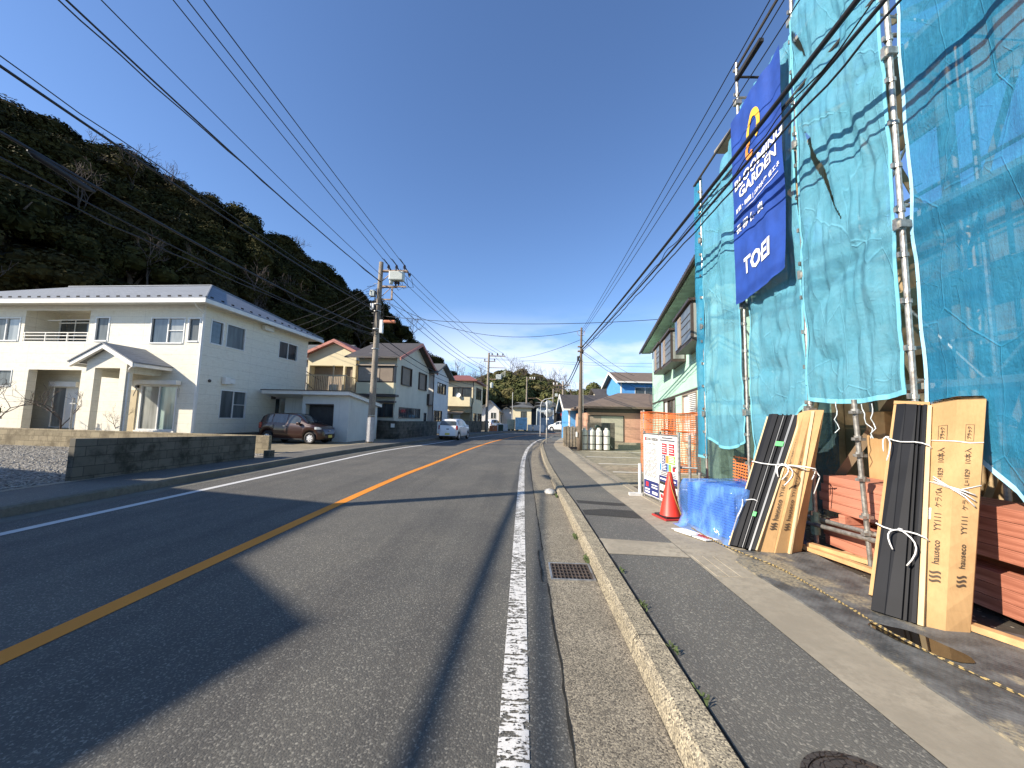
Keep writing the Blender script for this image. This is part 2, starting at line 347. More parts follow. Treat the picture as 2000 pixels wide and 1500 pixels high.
# grate
gr = thing('drain_grate', 'rusty steel drain grate set in the concrete gutter beside the kerb', 'drain grate', (.53, 4.12, .0))
mb = MB()
for k in range(11): x = -.19 + k * .038; mb.box(x - .004, x + .004, -.2, .2, .006, .018)
for k in range(6): y = -.2 + k * .08; mb.box(-.2, .2, y - .004, y + .004, .007, .0165)
mb.build('bars', mat('rusty_steel', (.11, .085, .07), .7, .35, 20, .4), gr)
mb = MB(); mb.box(-.22, .22, -.22, -.2, .0, .02).box(-.22, .22, .2, .22, .0, .02).box(-.22, -.2, -.2, .2, .0, .02).box(.2, .22, -.2, .2, .0, .02); mb.build('frame', M_metal, gr)
MB().quad((-.2, -.2, .0065), (.2, -.2, .0065), (.2, .2, .0065), (-.2, .2, .0065)).build('pit_shade_sheet', mat('pit_shade_black', (.004, .004, .004), .9), gr)  # flat black sheet under the bars, its colour stands for the pit's darkness
# left kerb and sidewalk
lk = smooth_poly([(-7.25, -30), (-7.25, 0), (-7.3, 8), (-7.25, 14), (-6.95, 18), (-6.45, 22.4), (-6.15, 25.6), (-5.6, 29.6), (-4.7, 35), (-3.5, 40.5), (-1.0, 47.5), (2.9, 53), (9.6, 57), (25, 60.1), (60, 62.8)])
mb = MB(); rows = []
for i, (p, n) in enumerate(zip(lk, nrm(lk))):
    h = .15 + .008 * noise.noise(Vector((0, p.y * 3, 7))); 
    q = [p - n * d for d in (0, .02, .05, .17, .18)]; rows.append([(q[0].x, q[0].y, -.02), (q[1].x, q[1].y, h - .03), (q[2].x, q[2].y, h), (q[3].x, q[3].y, h), (q[4].x, q[4].y, h - .04)])
mb.grid([list(r) for r in zip(*rows)]); struct(mb.build('kerb', M_conc_d))
lo = offs(lk, -1.45); li = offs(lk, -.18)
mb = MB(); mb.grid([[(p.x, p.y, .13) for p in li], [(p.x, p.y, .13) for p in lo]]); struct(mb.build('sidewalk', M_walk))
mb = MB(); mb.grid([[(p.x, p.y, .134) for p in lo], [(p.x, p.y, .134) for p in offs(lk, -1.62)]]); struct(mb.build('concrete_strip', M_conc))
mb = MB(); l2 = offs(lk, -.32)
mb.grid([[(p.x, p.y, .003) for p in offs(lk, .35)], [(p.x, p.y, .003) for p in lk]]); struct(mb.build('gutter', M_conc_d))
# gravel lot, driveway, yard
tg = NT('gravel'); p = tg.pos(); vc = tg.sep(tg.vor(p, 16, 'F1', 'Color')); d = tg.vor(p, 16)
c = tg.mix(vc[0], (.13, .12, .10), (.42, .40, .35)); c = tg.mix(tg.ramp(d, .45, .7), c, (.03, .028, .024)); tg.bump(tg.math('MULTIPLY', d, -1), 1.0, .05); M_gravel = tg.fin(c, .9)
def slab(name, pts, z, m): mb = MB(); n = len(pts); mb.prism([(x, y, -.05) for x, y in pts], (0, 0, z + .05)); return struct(mb.build(name, m))
slab('gravel_lot', [(-8.97, -6), (-8.97, 13.9), (-20, 14.6), (-40, 16), (-40, -6)], .115, M_gravel)
mb = MB(); rg = random.Random(3)
for k in range(5200):
    x = -9.1 - rg.random() ** 1.6 * 13; y = 5.4 + rg.random() * 8.6; r = rg.uniform(.014, .034); a = rg.random() * 6.3; z = .12
    ca, sa = math.cos(a) * r, math.sin(a) * r; e = rg.uniform(.5, .9)
    mb.add([(x + ca, y + sa, z), (x - sa * e, y + ca * e, z), (x - ca, y - sa, z), (x + sa * e, y - ca * e, z), (x, y, z + r * .8)], [(0, 1, 4), (1, 2, 4), (2, 3, 4), (3, 0, 4)])
struct(mb.build('gravel_stones', mat('gravel_stone', (.33, .31, .27), .9, .4, 9)), 'stuff')
M_drive = concrete('driveway_concrete', (.27, .235, .165), .7)
slab('driveway', [(-8.7, 12.2), (-8.2, 22), (-8.2, 24.6), (-16, 25), (-16, 14.2), (-8.97, 13.9)], .112, M_drive)
slab('front_yard', [(-16, 14.3), (-16, 26), (-40, 27), (-40, 16)], .12, mat('yard_earth', (.16, .13, .09), .95, .3, 2, bump=.4, bsc=20))
# right lot and site ground
tl = NT('parking_concrete'); p = tl.pos(); n1 = tl.noise(tl.scale(p, (.6, 2.4, 1)), 1.4, 8, .7); n2 = tl.noise(p, 9, 4)
c = tl.mix(tl.ramp(n1, .3, .7), (.14, .125, .085), (.34, .30, .21)); c = tl.mix(tl.ramp(n2, .45, .7), c, (.13, .12, .09)); tl.bump(n2, .4, .01); M_lot = tl.fin(c, .9)
slab('parking_lot', [(2.5, 9.2), (9, 9.2), (9, 21.9), (4.2, 21.9), (2.42, 19)], .062, M_lot)
mb = MB()
for y in (11.8, 14.0, 16.6, 19.6): mb.box(2.75 if y < 18 else 3.4, 7.6, y - .05, y + .05, .064, .067)
struct(mb.build('parking_lines', M_white2))
ts = NT('site_soil'); p = ts.pos(); n1 = ts.noise(p, 3, 8, .7); vc = ts.sep(ts.vor(p, 26, 'F1', 'Color')); vd = ts.vor(p, 26)
c = ts.mix(ts.ramp(n1, .3, .7), (.022, .018, .013), (.075, .06, .045)); peb = ts.math('MULTIPLY', ts.ramp(vc[0], .8, .86), ts.ramp(vd, .5, .35)); c = ts.mix(peb, c, (.30, .26, .20)); ts.bump(ts.math('ADD', n1, ts.math('MULTIPLY', peb, .5)), .8, .03); M_soil = ts.fin(c, .9)
slab('site_ground', [(2.6, -8), (12, -8), (12, 9.15), (2.6, 9.15)], .085, M_soil)
tm = NT('dusty_rubber_mat'); p = tm.pos(); n1 = tm.noise(tm.scale(p, (1.2, .8, 1)), 1.7, 8, .65); n2 = tm.noise(p, 30, 5, .7); n3 = tm.noise(p, 5, 6, .7)
ck = tm.math('MULTIPLY', tm.math('SINE', tm.math('MULTIPLY', tm.sep(p)[0], 150)), tm.math('SINE', tm.math('MULTIPLY', tm.sep(p)[1], 150)))
c = tm.mix(tm.ramp(n3, .3, .7), (.045, .048, .05), (.15, .152, .148)); c = tm.mix(tm.math('MULTIPLY', tm.ramp(n1, .50, .58), tm.ramp(n2, .3, .6)), c, (.30, .26, .18)); tm.bump(tm.math('ADD', ck, tm.math('MULTIPLY', n2, .6)), .35, .003); M_mat = tm.fin(c, tm.math('ADD', .35, tm.math('MULTIPLY', n3, .4)), spec=.4)
mb = MB(); L_ = []; R_ = []
for i in range(40):
    y = 4.62 - i * .17; wv = .05 * noise.noise(Vector((y * 1.1, 0, 3))); L_.append((2.3 + wv + (.0 if i > 1 else .12), y, .127)); R_.append((3.32 + (.25 if y < 3 else 0) + wv, y, .13))
mb.grid([[(x, y, .09) for x, y, z in L_], L_, R_, [(x, y, .09) for x, y, z in R_]])
tag(mb.build('ground_mat', M_mat), 'dusty dark rubber mat laid along the edge of the building site under the leaning cartons', 'mat')
# puddle
mb = MB(); pts = []
for k in range(40):
    a = 2 * math.pi * k / 40; r = 1 + .16 * noise.noise(Vector((math.cos(a) * 1.6, math.sin(a) * 1.6, 2))); x = .13 * r * math.cos(a); y = .28 * r * math.sin(a); pts.append((2.69 + x * .95 - y * .35, 2.80 + y * .8 + x * .2, .1345))
mb.quad(*pts); tw = NT('puddle_water'); M_wat = tw.fin((.012, .009, .006), .03, spec=.6); tag(mb.build('puddle', M_wat), 'small brown puddle lying on the dusty dark mat', 'puddle')

# ------------------------------------------------------------ building helpers (local: x right, y back, walls face -y / +x)
def wall_holes(mb, a0, a1, z0, z1, holes, face='F', W=0, depth=.1, open_back=()):
    xs = sorted({a0, a1, *[h[0] for h in holes], *[h[1] for h in holes]}); zs = sorted({z0, z1, *[h[2] for h in holes], *[h[3] for h in holes]})
    P = (lambda a, d, z: (a, d, z)) if face == 'F' else (lambda a, d, z: (W - d, a, z))
    for xa, xb in zip(xs, xs[1:]):
        for za, zb in zip(zs, zs[1:]):
            cx, cz = (xa + xb) / 2, (za + zb) / 2
            if any(h[0] < cx < h[1] and h[2] < cz < h[3] for h in holes): continue
            mb.quad(P(xa, 0, za), P(xb, 0, za), P(xb, 0, zb), P(xa, 0, zb))
    for h in holes:
        d = h[4] if len(h) > 4 else depth; x0, x1, za, zb = h[:4]; nb = d < 0; d = .15 if nb else d
        mb.quad(P(x0, 0, za), P(x0, 0, zb), P(x0, d, zb), P(x0, d, za)); mb.quad(P(x1, 0, zb), P(x1, 0, za), P(x1, d, za), P(x1, d, zb))
        mb.quad(P(x0, 0, zb), P(x1, 0, zb), P(x1, d, zb), P(x0, d, zb)); mb.quad(P(x1, 0, za), P(x0, 0, za), P(x0, d, za), P(x1, d, za))
        if not nb: mb.quad(P(x0, d, za), P(x1, d, za), P(x1, d, zb), P(x0, d, zb))
def window(par, a0, a1, z0, z1, face='F', W=0, n=2, inset=.1, fm=None, gm=None, t=.045, bar=None, name='window', proud=.02, gms=None):
    fm = fm or M_alu; gm = gm or M_glass
    def bx(mb, xa, xb, d0, d1, za, zb):
        return mb.box(xa, xb, d0, d1, za, zb) if face == 'F' else mb.box(W - d1, W - d0, xa, xb, za, zb)
    f = MB(); d0, d1 = -proud, inset - .012
    bx(f, a0, a0 + t, d0, d1, z0, z1); bx(f, a1 - t, a1, d0, d1, z0, z1); bx(f, a0 + t, a1 - t, d0, d1, z1 - t, z1); bx(f, a0 + t, a1 - t, d0 - .02, d1, z0, z0 + t)
    for k in range(1, n):
        x = a0 + (a1 - a0) * k / n; bx(f, x - t * .5, x + t * .5, d0 + .03, d1, z0 + t, z1 - t)
    if bar is not None:
        zb = z0 + (z1 - z0) * bar; k0 = n - 1; xa = a0 + (a1 - a0) * k0 / n + t * .5 if n > 1 else a0 + t; bx(f, xa, a1 - t, d0 + .035, d1, zb - .015, zb + .015)
    o = f.build(name, fm, par)
    for k in range(n):
        g = MB(); xa = a0 + (a1 - a0) * k / n + t * .45; xb = a0 + (a1 - a0) * (k + 1) / n - t * .45; dd = inset - .045 + (.012 if k % 2 else 0)
        bx(g, xa, xb, dd, dd + .01, z0 + t * .8, z1 - t * .8); g.build('pane', gms[k] if gms else gm, o)
    return o
def hip_roof(mb, x0, x1, y0, y1, z, rz, inx0=None, inx1=None, th=.12):
    ym = (y0 + y1) / 2; inx0 = (y1 - y0) / 2 if inx0 is None else inx0; inx1 = (y1 - y0) / 2 if inx1 is None else inx1
    a, b, c, d = (x0, y0, z), (x1, y0, z), (x1, y1, z), (x0, y1, z); e, f = (x0 + inx0, ym, rz), (x1 - inx1, ym, rz)
    mb.quad(a, b, f, e); mb.quad(c, d, e, f); mb.quad(b, c, f); mb.quad(d, a, e)
    lo = [(p[0], p[1], z - th) for p in (a, b, c, d)]; q = [a, b, c, d]
    for i in range(4): mb.quad(lo[i], lo[(i + 1) % 4], q[(i + 1) % 4], q[i])
    mb.quad(*reversed(lo))
def gable_roof_x(mb, x0, x1, y0, y1, z, rz, th=.12, ym=None):
    """ridge along x"""
    ym = (y0 + y1) / 2 if ym is None else ym
    mb.prism([(x0, y0, z), (x0, ym, rz), (x0, y1, z), (x0, y1, z - th), (x0, ym, rz - th), (x0, y0, z - th)], (x1 - x0, 0, 0))
def gable_roof_y(mb, x0, x1, y0, y1, z, rz, th=.12, xm=None):
    xm = (x0 + x1) / 2 if xm is None else xm
    mb.prism([(x0, y0, z), (x0, y0, z - th), (xm, y0, rz - th), (x1, y0, z - th), (x1, y0, z), (xm, y0, rz)], (0, y1 - y0, 0))

# ------------------------------------------------------------ house A: white/cream two-storey house on the left
HA = thing('cream_house', 'two storey cream sided house with grey hip roof and gabled porch at far left', 'house', (-15, 17.19, 0.1), -R(3.7))
z_ = -.1
fh = [(-9.5, -5.95, 4.62, 6.42, 1.3), (-11.4, -9.72, 4.67, 5.87), (-5.63, -4.84, 4.68, 5.9), (-2.68, -.9, 4.6, 5.86), (-.76, -.1, 4.68, 5.86), (-11.6, -9.8, 2.45, 3.28), (-8.9, -6.05, .15, 3.3, -1), (-2.8, -.95, .56, 2.64)]
sh = [(.4, 1.17, 4.7, 5.9), (1.32, 2.53, 4.7, 5.92), (5.1, 6.83, 4.79, 5.85), (1.3, 2.98, 1.15, 2.58), (5.22, 5.65, .15, 2.38)]
mb = MB(); wall_holes(mb, -16, 0, .42, 6.45, fh[:6] + [(-8.9, -6.05, .42, 3.3, -1)] + fh[7:]); wall_holes(mb, 0, 7.85, .42, 6.45, [(a, b, max(c, .42), d) for a, b, c, d in sh], 'S', 0)
mb.quad((-12, 1.1, .42), (-5.9, 1.1, .42), (-5.9, 1.1, 3.5), (-12, 1.1, 3.5)); mb.quad((-5.9, .15, .42), (-5.9, .15, 3.5), (-5.9, 1.1, 3.5), (-5.9, 1.1, .42)); mb.quad((-12, .15, 3.45), (-5.9, .15, 3.45), (-5.9, 1.1, 3.45), (-12, 1.1, 3.45)); mb.quad((0, 7.85, .42), (-16, 7.85, .42), (-16, 7.85, 6.45), (0, 7.85, 6.45)); mb.build('wall', M_sidA, HA)
MB().box(-16, -.02, .02, 7.83, -.1, .418).build('foundation', M_conc_d, HA)
mb = MB(); hip_roof(mb, -18, .62, -.62, 8.45, 6.62, 8.8, 5, 4.2, .04); rf = mb.build('roof', M_roofA, HA)
mb = MB(); mb.box(-18, .66, -.72, -.6, 6.36, 6.56).box(.6, .72, -.72, 8.5, 6.36, 6.56); mb.build('gutter', M_trimA, HA, bevel=.02)
MB().box(-18, .6, -.6, 8.4, 6.45, 6.575).build('eaves', mat('soffit_white', (.62, .60, .53), .7, .05), HA)
mb = MB()
for k in range(34):
    x = -17.5 + k * .53; MB().box(x, x + .16, -.35, -.33, 6.75, 6.83).build('snow_guard', M_darkint, HA)
for k in range(14):
    y = -.1 + k * .6; MB().box(.33, .35, y, y + .16, 6.75, 6.83).build('snow_guard', M_darkint, HA)
mb = MB().tube([(-4.2 + .62, 3.915, 8.83), (.66, -.64, 6.64)], .05, 6).tube([(-3.58, 3.915, 8.83), (.66, 8.45, 6.64)], .05, 6).tube([(-13, 3.915, 8.83), (-3.58, 3.915, 8.83)], .05); mb.build('ridge_caps', M_roofA, HA)
mb = MB().box(-.09, .012, -.012, .09, .42, 6.44).box(-16, -.09, -.015, -.001, 6.2, 6.44); mb.build('corner_trim', M_trimA, HA)
mb = MB().tube([(.12, -.66, 6.36), (.05, -.4, 6.2), (.06, -.06, 6.0), (.06, -.06, .3)], .035, 8); mb.build('downpipe', M_trimA, HA)
window(HA, -11.4, -9.72, 4.67, 5.87, gms=[M_frost, M_curt], t=.06); window(HA, -5.63, -4.84, 4.68, 5.9, n=1, gm=M_frost, t=.07); window(HA, -2.68, -.9, 4.6, 5.86, gms=[M_glass, M_curt], bar=.5, t=.055)
window(HA, -.76, -.1, 4.68, 5.86, n=1, gm=M_frost, t=.07); window(HA, -11.6, -9.8, 2.45, 3.28, gm=M_frost); window(HA, -2.8, -.95, .56, 2.64, gms=[M_curt, M_gcurt], t=.06)
window(HA, .4, 1.17, 4.7, 5.9, 'S', 0, 1, gm=M_glass, t=.06); window(HA, 1.32, 2.53, 4.7, 5.92, 'S', 0, 1, gm=M_frost); window(HA, 5.1, 6.83, 4.79, 5.85, 'S', 0, 2); window(HA, 1.3, 2.98, 1.15, 2.58, 'S', 0, 2, gms=[M_frost, M_frost], bar=.5)
d_ = MB().box(-.09, -.05, 5.26, 5.61, .15, 2.34).build('side_door', M_glass, HA)
# balcony
b_ = MB().box(-9.5, -5.95, .0, .05, 4.62, 4.68)
for z in (4.78, 4.95, 5.1): b_.box(-9.5, -5.95, .0, .04, z, z + .035)
for x in (-9.45, -8.3, -7.1, -6.0): b_.box(x, x + .04, -.005, .045, 4.68, 5.13)
b_.build('balcony_railing', M_trimA, HA)
window(HA, -9.35, -7.6, 4.66, 6.1, inset=1.3, proud=-1.22, gms=[M_glass, M_glass], bar=.45)
MB().tube([(-8.6, .25, 5.78), (-6.1, .2, 5.8)], .02).tube([(-8.2, .4, 5.68), (-6.0, .38, 5.7)], .02).build('laundry_pole', M_trimA, HA)
# terrace details
MB().box(-9.15, -8.88, -.03, .3, .1, 3.3).build('column', M_sidA, HA)
s1 = MB().box(-8.95, -7.4, .82, 1.09, 2.55, 2.8).build('shutter_box', M_trimA, HA); window(HA, -8.9, -7.45, .5, 2.55, inset=1.09, proud=-1.0, gms=[M_curt, M_trimA])
MB().box(-6.05, -5.98, .02, .09, .1, 3.3).build('terrace_post', M_trimA, HA)
# bay window shutter box, brackets
MB().box(-2.9, -.78, -.28, -.02, 2.66, 2.86).build('shutter_box', M_trimA, HA, bevel=.015)
MB().box(-2.88, -.86, -.1, -.02, .44, .56).build('sill', M_trimA, HA)
mb = MB().tube([(-.75, -.12, 2.5), (-.35, -.5, 2.1)], .015).tube([(-.75, -.2, 2.45), (-.35, -.56, 2.05)], .015).tube([(-2.9, -.12, 2.5), (-2.6, -.5, 2.1)], .015); mb.build('pole_bracket', M_metal, HA)
for b6 in ((.02, .25, 3.6, 4.3, 6.15, 6.42), (.02, .22, 1.3, 1.62, 2.85, 3.2), (.02, .16, 1.66, 1.98, 2.9, 3.15)): MB().box(*b6).build('vent_hood', M_trimA, HA, bevel=.02)
MB().lathe([(0, .06), (.07, .04), (.08, 0)], seg=12).build('round_vent', M_brown, HA).matrix_local = Matrix.Translation((.01, .61, 2.94)) @ Matrix.Rotation(R(90), 4, 'Y')
MB().box(.02, .2, 4.78, 4.95, 2.3, 2.55).build('wall_lamp', M_brown, HA, bevel=.02)
# porch
px0, px1, pf = -3.78, -1.86, -1.5
mb = MB()
mb.prism([(px0, pf, .1), (px0 + .42, pf, .1), (px0 + .42, pf, 3.24), (px1 - .3, pf, 3.24), (px1 - .3, pf, .1), (px1, pf, .1), (px1, pf, 3.52), (-2.82, pf, 4.12), (px0, pf, 3.52)], (0, .28, 0))
mb.box(px0, px0 + .18, pf + .28, -.002, 2.9, 3.52).box(px1 - .18, px1, pf + .28, -.002, 3.05, 3.52)
mb.build('porch_wall', M_sidA, HA)
mb = MB(); gable_roof_y(mb, -4.38, -1.28, -1.78, -.003, 3.5, 4.32, .05, -2.83); mb.build('porch_roof', M_roofA, HA)
mb = MB(); gable_roof_y(mb, -4.34, -1.32, -1.74, -1.62, 3.46, 4.26, .2, -2.83); mb.box(-4.36, -4.26, -1.7, -.002, 3.3, 3.43).box(-1.42, -1.3, -1.7, -.002, 3.3, 3.43); mb.build('bargeboard', M_trimA, HA)
mb = MB().tube([(-1.38, -1.66, 3.34), (-1.6, -1.6, 3.2), (-1.8, -1.42, 3.05), (-1.8, -1.42, .2)], .035, 8); mb.build('porch_downpipe', M_trimA, HA)
MB().box(-3.78, -1.86, -1.5, 0, -.1, .12).build('porch_floor', M_conc, HA); MB().box(-3.0, -2.9, -.12, -.02, 2.5, 2.62).build('porch_lamp', M_brown, HA)
MB().box(-3.85, -2.95, -.04, -.002, .15, 2.4).build('front_door', mat('cream_door', (.48, .40, .25), .5, .08), HA)

# shed (garage annex)
SH = thing('garage_shed', 'low pale flat roofed garage shed with dark doorway beside the cream house', 'shed', (-9.59, 20.95, 0), -R(3.7))
mb = MB(); wall_holes(mb, -2.72, -.0, .1, 2.66, [(-2.5, -.9, .1, 2.12, .5)]); mb.quad((0, 0, .1), (0, 3.6, .1), (0, 3.6, 2.2), (0, 0, 2.66)); mb.quad((-2.72, 3.6, .1), (-2.72, 0, .1), (-2.72, 0, 2.66), (-2.72, 3.6, 2.2)); mb.box(-4.4, -2.72, .9, 1.0, .1, 2.66); mb.build('wall', stucco('pale_grey_siding', (.62, .62, .57)), SH)
mb = MB().hexa([(-4.9, -.4, 2.66), (.2, -.4, 2.66), (.2, 3.8, 2.14), (-4.9, 3.8, 2.14)], [(-4.9, -.4, 2.86), (.2, -.4, 2.86), (.2, 3.8, 2.34), (-4.9, 3.8, 2.34)]); mb.build('fascia', M_trimA, SH)
mb = MB().hexa([(-4.95, -.46, 2.863), (.26, -.46, 2.863), (.26, 3.85, 2.343), (-4.95, 3.85, 2.343)], [(-4.95, -.46, 2.9), (.26, -.46, 2.9), (.26, 3.85, 2.38), (-4.95, 3.85, 2.38)]); mb.build('roof', M_brown, SH)
MB().box(-2.46, -.94, .3, .34, .1, 2.1).build('shutter', mat('doorway_shade_dark', (.03, .028, .026), .6, .3, 3), SH); MB().box(-2.53, -.87, -.02, .0, 2.1, 2.16).box(-.9, -.86, -.02, 0, .1, 2.1).build('door_frame', M_brown, SH)  # near-black sheet stands in for the shade inside the open doorway

# block walls
LW = MB().prism([(-8.87, 7.47, .05), (-8.87, 7.47, .96), (-8.53, 12.2, .84), (-8.53, 12.2, .05)], (-.14, .01, 0)).build('block_wall', M_block, bevel=.008); tag(LW, 'low dark stained concrete block wall running along the left sidewalk', 'wall')
mb = MB(); mb.box(-14.5, 9.4 - 8.9 + 9.0, -.07, .07, 0, .66); o = mb.build('block_wall', M_block2, bevel=.008); 
o.location = (-18.6, 14.42, .1); o.rotation_euler = (0, 0, -R(3.7)); tag(o, 'low tan block wall between the gravel lot and the cream house yard', 'wall')
MB_ = MB().box(-8.35, -8.15, 12.35, 12.6, .13, .36); tag(MB_.build('concrete_block', M_block), 'small dark concrete block on the ground at the end of the dark block wall', 'block')

# ------------------------------------------------------------ house B
HB = thing('cream_gabled_house', 'cream house with dark gable roof and red trimmed wing behind the tall utility pole', 'house', (-8.83, 26.29, 0), -R(3.7))
mb = MB(); wall_holes(mb, -2.75, 0, 3.1, 5.6, [(-2.55, -.1, 3.9, 5.02, .08)]); wall_holes(mb, 0, 7.3, .1, 5.6, [(.85, 2.8, 3.85, 5.22), (4.57, 6.45, 3.8, 5.22), (.72, 5.35, 1.45, 2.25), (6.3, 7.0, .3, 1.95)], 'S', 0, .07)
mb.quad((0, 0, 5.6), (0, 7.3, 5.6), (0, 3.65, 7.35)); mb.quad((-2.75, 7.3, .1), (-2.75, 0, .1), (-2.75, 0, 5.6), (-2.75, 7.3, 5.6)); wall_holes(mb, -2.75, -.0, .1, 3.1, [(-1.45, -.1, 1.5, 2.45, .08)])
mb.build('wall', M_creamd, HB)
MB().box(-2.7, -.02, -.35, -.003, 3.1, 3.88).build('bay', M_cream, HB)
mb = MB(); gable_roof_x(mb, -3.45, .55, -.75, 8.05, 5.62, 7.42, .1); mb.build('roof', M_roofB, HB)
mb = MB(); gable_roof_x(mb, .5, .6, -.8, 8.1, 5.6, 7.4, .22); mb.build('bargeboard', M_redtrim, HB)
for (a, b, c, d) in ((.85, 2.8, 3.85, 5.22), (4.57, 6.45, 3.8, 5.22)): window(HB, a, b, c, d, 'S', 0, 1, .07, M_brown, M_ribs, .05, proud=.12, name='shutter')
window(HB, .72, 5.35, 1.45, 2.25, 'S', 0, 5, .07, M_brown, M_glass, .05); window(HB, 6.3, 7.0, .3, 1.95, 'S', 0, 1, .07, M_brown, M_glass, .05)
window(HB, -1.45, -.1, 1.5, 2.45, n=2, inset=.08, fm=M_brown)
wb = MB().box(-2.62, -.02, -.38, -.003, 3.9, 5.0).build('window', M_brown, HB); MB().box(-2.55, -1.05, -.41, -.383, 3.96, 4.94).build('pane', M_taupe, wb); MB().box(-1.0, -.1, -.41, -.383, 3.96, 4.94).build('shutter', M_ribs, wb)
MB().box(-2.7, .08, -.55, -.003, 5.02, 5.1).build('awning', M_taupe, HB); MB().box(-2.5, .25, -.55, -.003, 2.9, 3.06).box(-1.7, .1, -.4, -.003, 2.5, 2.62).build('canopy', M_brown, HB)
# red gabled wing
mb = MB(); wall_holes(mb, -7.55, -3.78, .1, 5.9, [(-7.4, -4.75, 3.4, 5.25, .8), (-4.6, -4.0, 3.4, 5.2, .3)])
mb.quad((-7.55, 0, 5.9), (-3.78, 0, 5.9), (-3.78, 0, 6.2), (-5.5, 0, 7.05), (-7.55, 0, 6.1)); mb.box(-3.9, -3.78, .003, 1.9, .1, 5.7); mb2 = mb; o = mb.build('wing_wall', M_cream, HB); o.location = (0, 1.5, 0)
mb = MB(); gable_roof_y(mb, -7.9, -3.2, 1.1, 6, 6.12, 7.2, .22, -5.45); mb.build('wing_roof', M_redtrim, HB)
mb = MB(); gable_roof_y(mb, -7.85, -3.25, 1.2, 6, 6.14, 7.24, .06, -5.45); mb.build('wing_roof_tiles', M_roofred, HB)
MB().box(-7.4, -4.8, 2.15, 2.25, 3.45, 5.2).build('wing_shutter', M_taupe, HB); MB().box(-4.6, -4.0, 1.7, 1.78, 3.5, 5.15).build('wing_shutter', M_ribs, HB)
mb = MB().box(-7.6, -3.7, .2, .26, 4.35, 4.42).box(-7.6, -3.7, .2, .26, 3.2, 3.25)
for k in range(30): x = -7.58 + k * .13; mb.box(x, x + .03, .215, .245, 3.25, 4.35)
for k in range(9): y = .3 + k * .14; mb.box(-3.75, -3.71, y, y + .03, 3.25, 4.3)
mb.box(-3.76, -3.7, .26, 1.5, 4.3, 4.36); mb.box(-4.76, -4.7, .19, .25, 3.2, 5.1)
mb.build('balcony_railing', mat('cream_steel', (.58, .52, .38), .5), HB)
MB().box(-7.6, -3.7, .2, 1.5, 3.1, 3.2).build('balcony_floor', M_conc_d, HB)
mb = MB().tube([(-7.4, .5, 4.9), (-5.6, .4, 3.9)], .03).tube([(-7.4, .5, 4.2), (-6.2, .4, 3.3)], .03).tube([(-6.1, .4, 3.3), (-6.1, .4, 4.0)], .02); mb.build('stair_rail', M_brown, HB)
ac = MB().box(-5.1, -4.5, .35, .65, 3.2, 3.75).build('air_conditioner', M_trimA, HB, bevel=.02)
MB().tube([(-3.6, 1.4, 5.7), (-3.66, 1.4, 3.2), (-3.66, 1.4, .2)], .03).build('downpipe', M_brown, HB)
# fence wall in front of B
o = MB().prism([(-9.67, 25.45, .05), (-9.67, 25.45, 1.3), (-8.03, 24.94, 1.27), (-8.03, 24.94, .05)], (.03, .14, 0)).prism([(-8.03, 24.96, .05), (-8.03, 24.96, 1.268), (-7.45, 33.6, 1.26), (-7.45, 33.6, .05)], (-.14, .01, 0)).build('block_wall', M_block, bevel=.006); tag(o, 'grey block garden wall in front of the cream gabled house with brown roof', 'wall')
o = MB().box(-8.6, -8.35, 25.0, 25.03, .85, 1.1).build('letterbox', M_alu); o.rotation_euler = (0, 0, 0); tag(o, 'small white letterbox plate on the grey block garden wall', 'letterbox')
# grey house behind A
GH = thing('grey_house', 'grey gabled house half hidden behind the end of the cream house roof', 'house', (-17.5, 34, 0), -R(3.7))
mb = MB(); mb.box(-6, 0, 0, 7, 0, 6.6); mb.quad((0.0, 0, 6.6), (0, 7, 6.6), (0, 3.5, 8.4)); mb.build('wall', stucco('grey_wall', (.42, .42, .40)), GH)
mb = MB(); gable_roof_x(mb, -6.4, .4, -.5, 7.5, 6.55, 8.6); mb.build('roof', M_roofgt, GH); MB().box(.0, .04, 2.4, 4.2, 4.5, 5.6).build('window', M_glass, GH)

# ------------------------------------------------------------ house C and D
HC = thing('white_tiled_house', 'narrow white two storey house with grey tiled gable between two cream houses', 'house', (-8.05, 34.12, 0), -R(3.7))
mb = MB(); wall_holes(mb, -5, 0, .1, 5.5, []); wall_holes(mb, 0, 5.2, .1, 5.5, [(1.2, 4.25, 3.82, 4.88), (.35, 3.1, 1.2, 2.22)], 'S', 0); mb.quad((0, 0, 5.5), (0, 5.2, 5.5), (0, 2.3, 6.55)); mb.quad((0, 5.2, .1), (-5, 5.2, .1), (-5, 5.2, 5.5), (0, 5.2, 5.5)); mb.build('wall', M_whitew, HC)
mb = MB(); gable_roof_x(mb, -5.4, .5, -.6, 5.8, 5.6, 6.75, .14, 2.3); mb.build('roof', M_roofgt, HC)
window(HC, 1.2, 4.25, 3.82, 4.88, 'S', 0, 3, fm=M_brown); window(HC, .35, 3.1, 1.2, 2.22, 'S', 0, 3, fm=M_brown)
mb = MB().box(-.5, -.05, -.9, -.003, 2.6, 2.7).box(-.5, -.05, -.9, -.85, 2.7, 3.6)
mb.build('balcony', M_brown, HC); MB().tube([(.03, -.05, 5.4), (.04, -.05, .3)], .04).build('downpipe', M_brown, HC)
HD = thing('cream_flat', 'boxy cream two storey house with low red roof and balcony beyond the white tiled house', 'house', (-5.71, 43.63, 0), -R(3.7))
mb = MB(); wall_holes(mb, -3.3, 0, .1, 5.8, [(-2.4, -.2, 3.7, 5.12, .1), (-2.6, -.3, .1, 2.2, .9)]); wall_holes(mb, 0, 6.4, .1, 5.8, [(1.8, 5.3, 3.85, 5.28), (.5, 2.5, .3, 2.2), (3.2, 6, .3, 2.2)], 'S', 0); mb.build('wall', M_cream, HD)
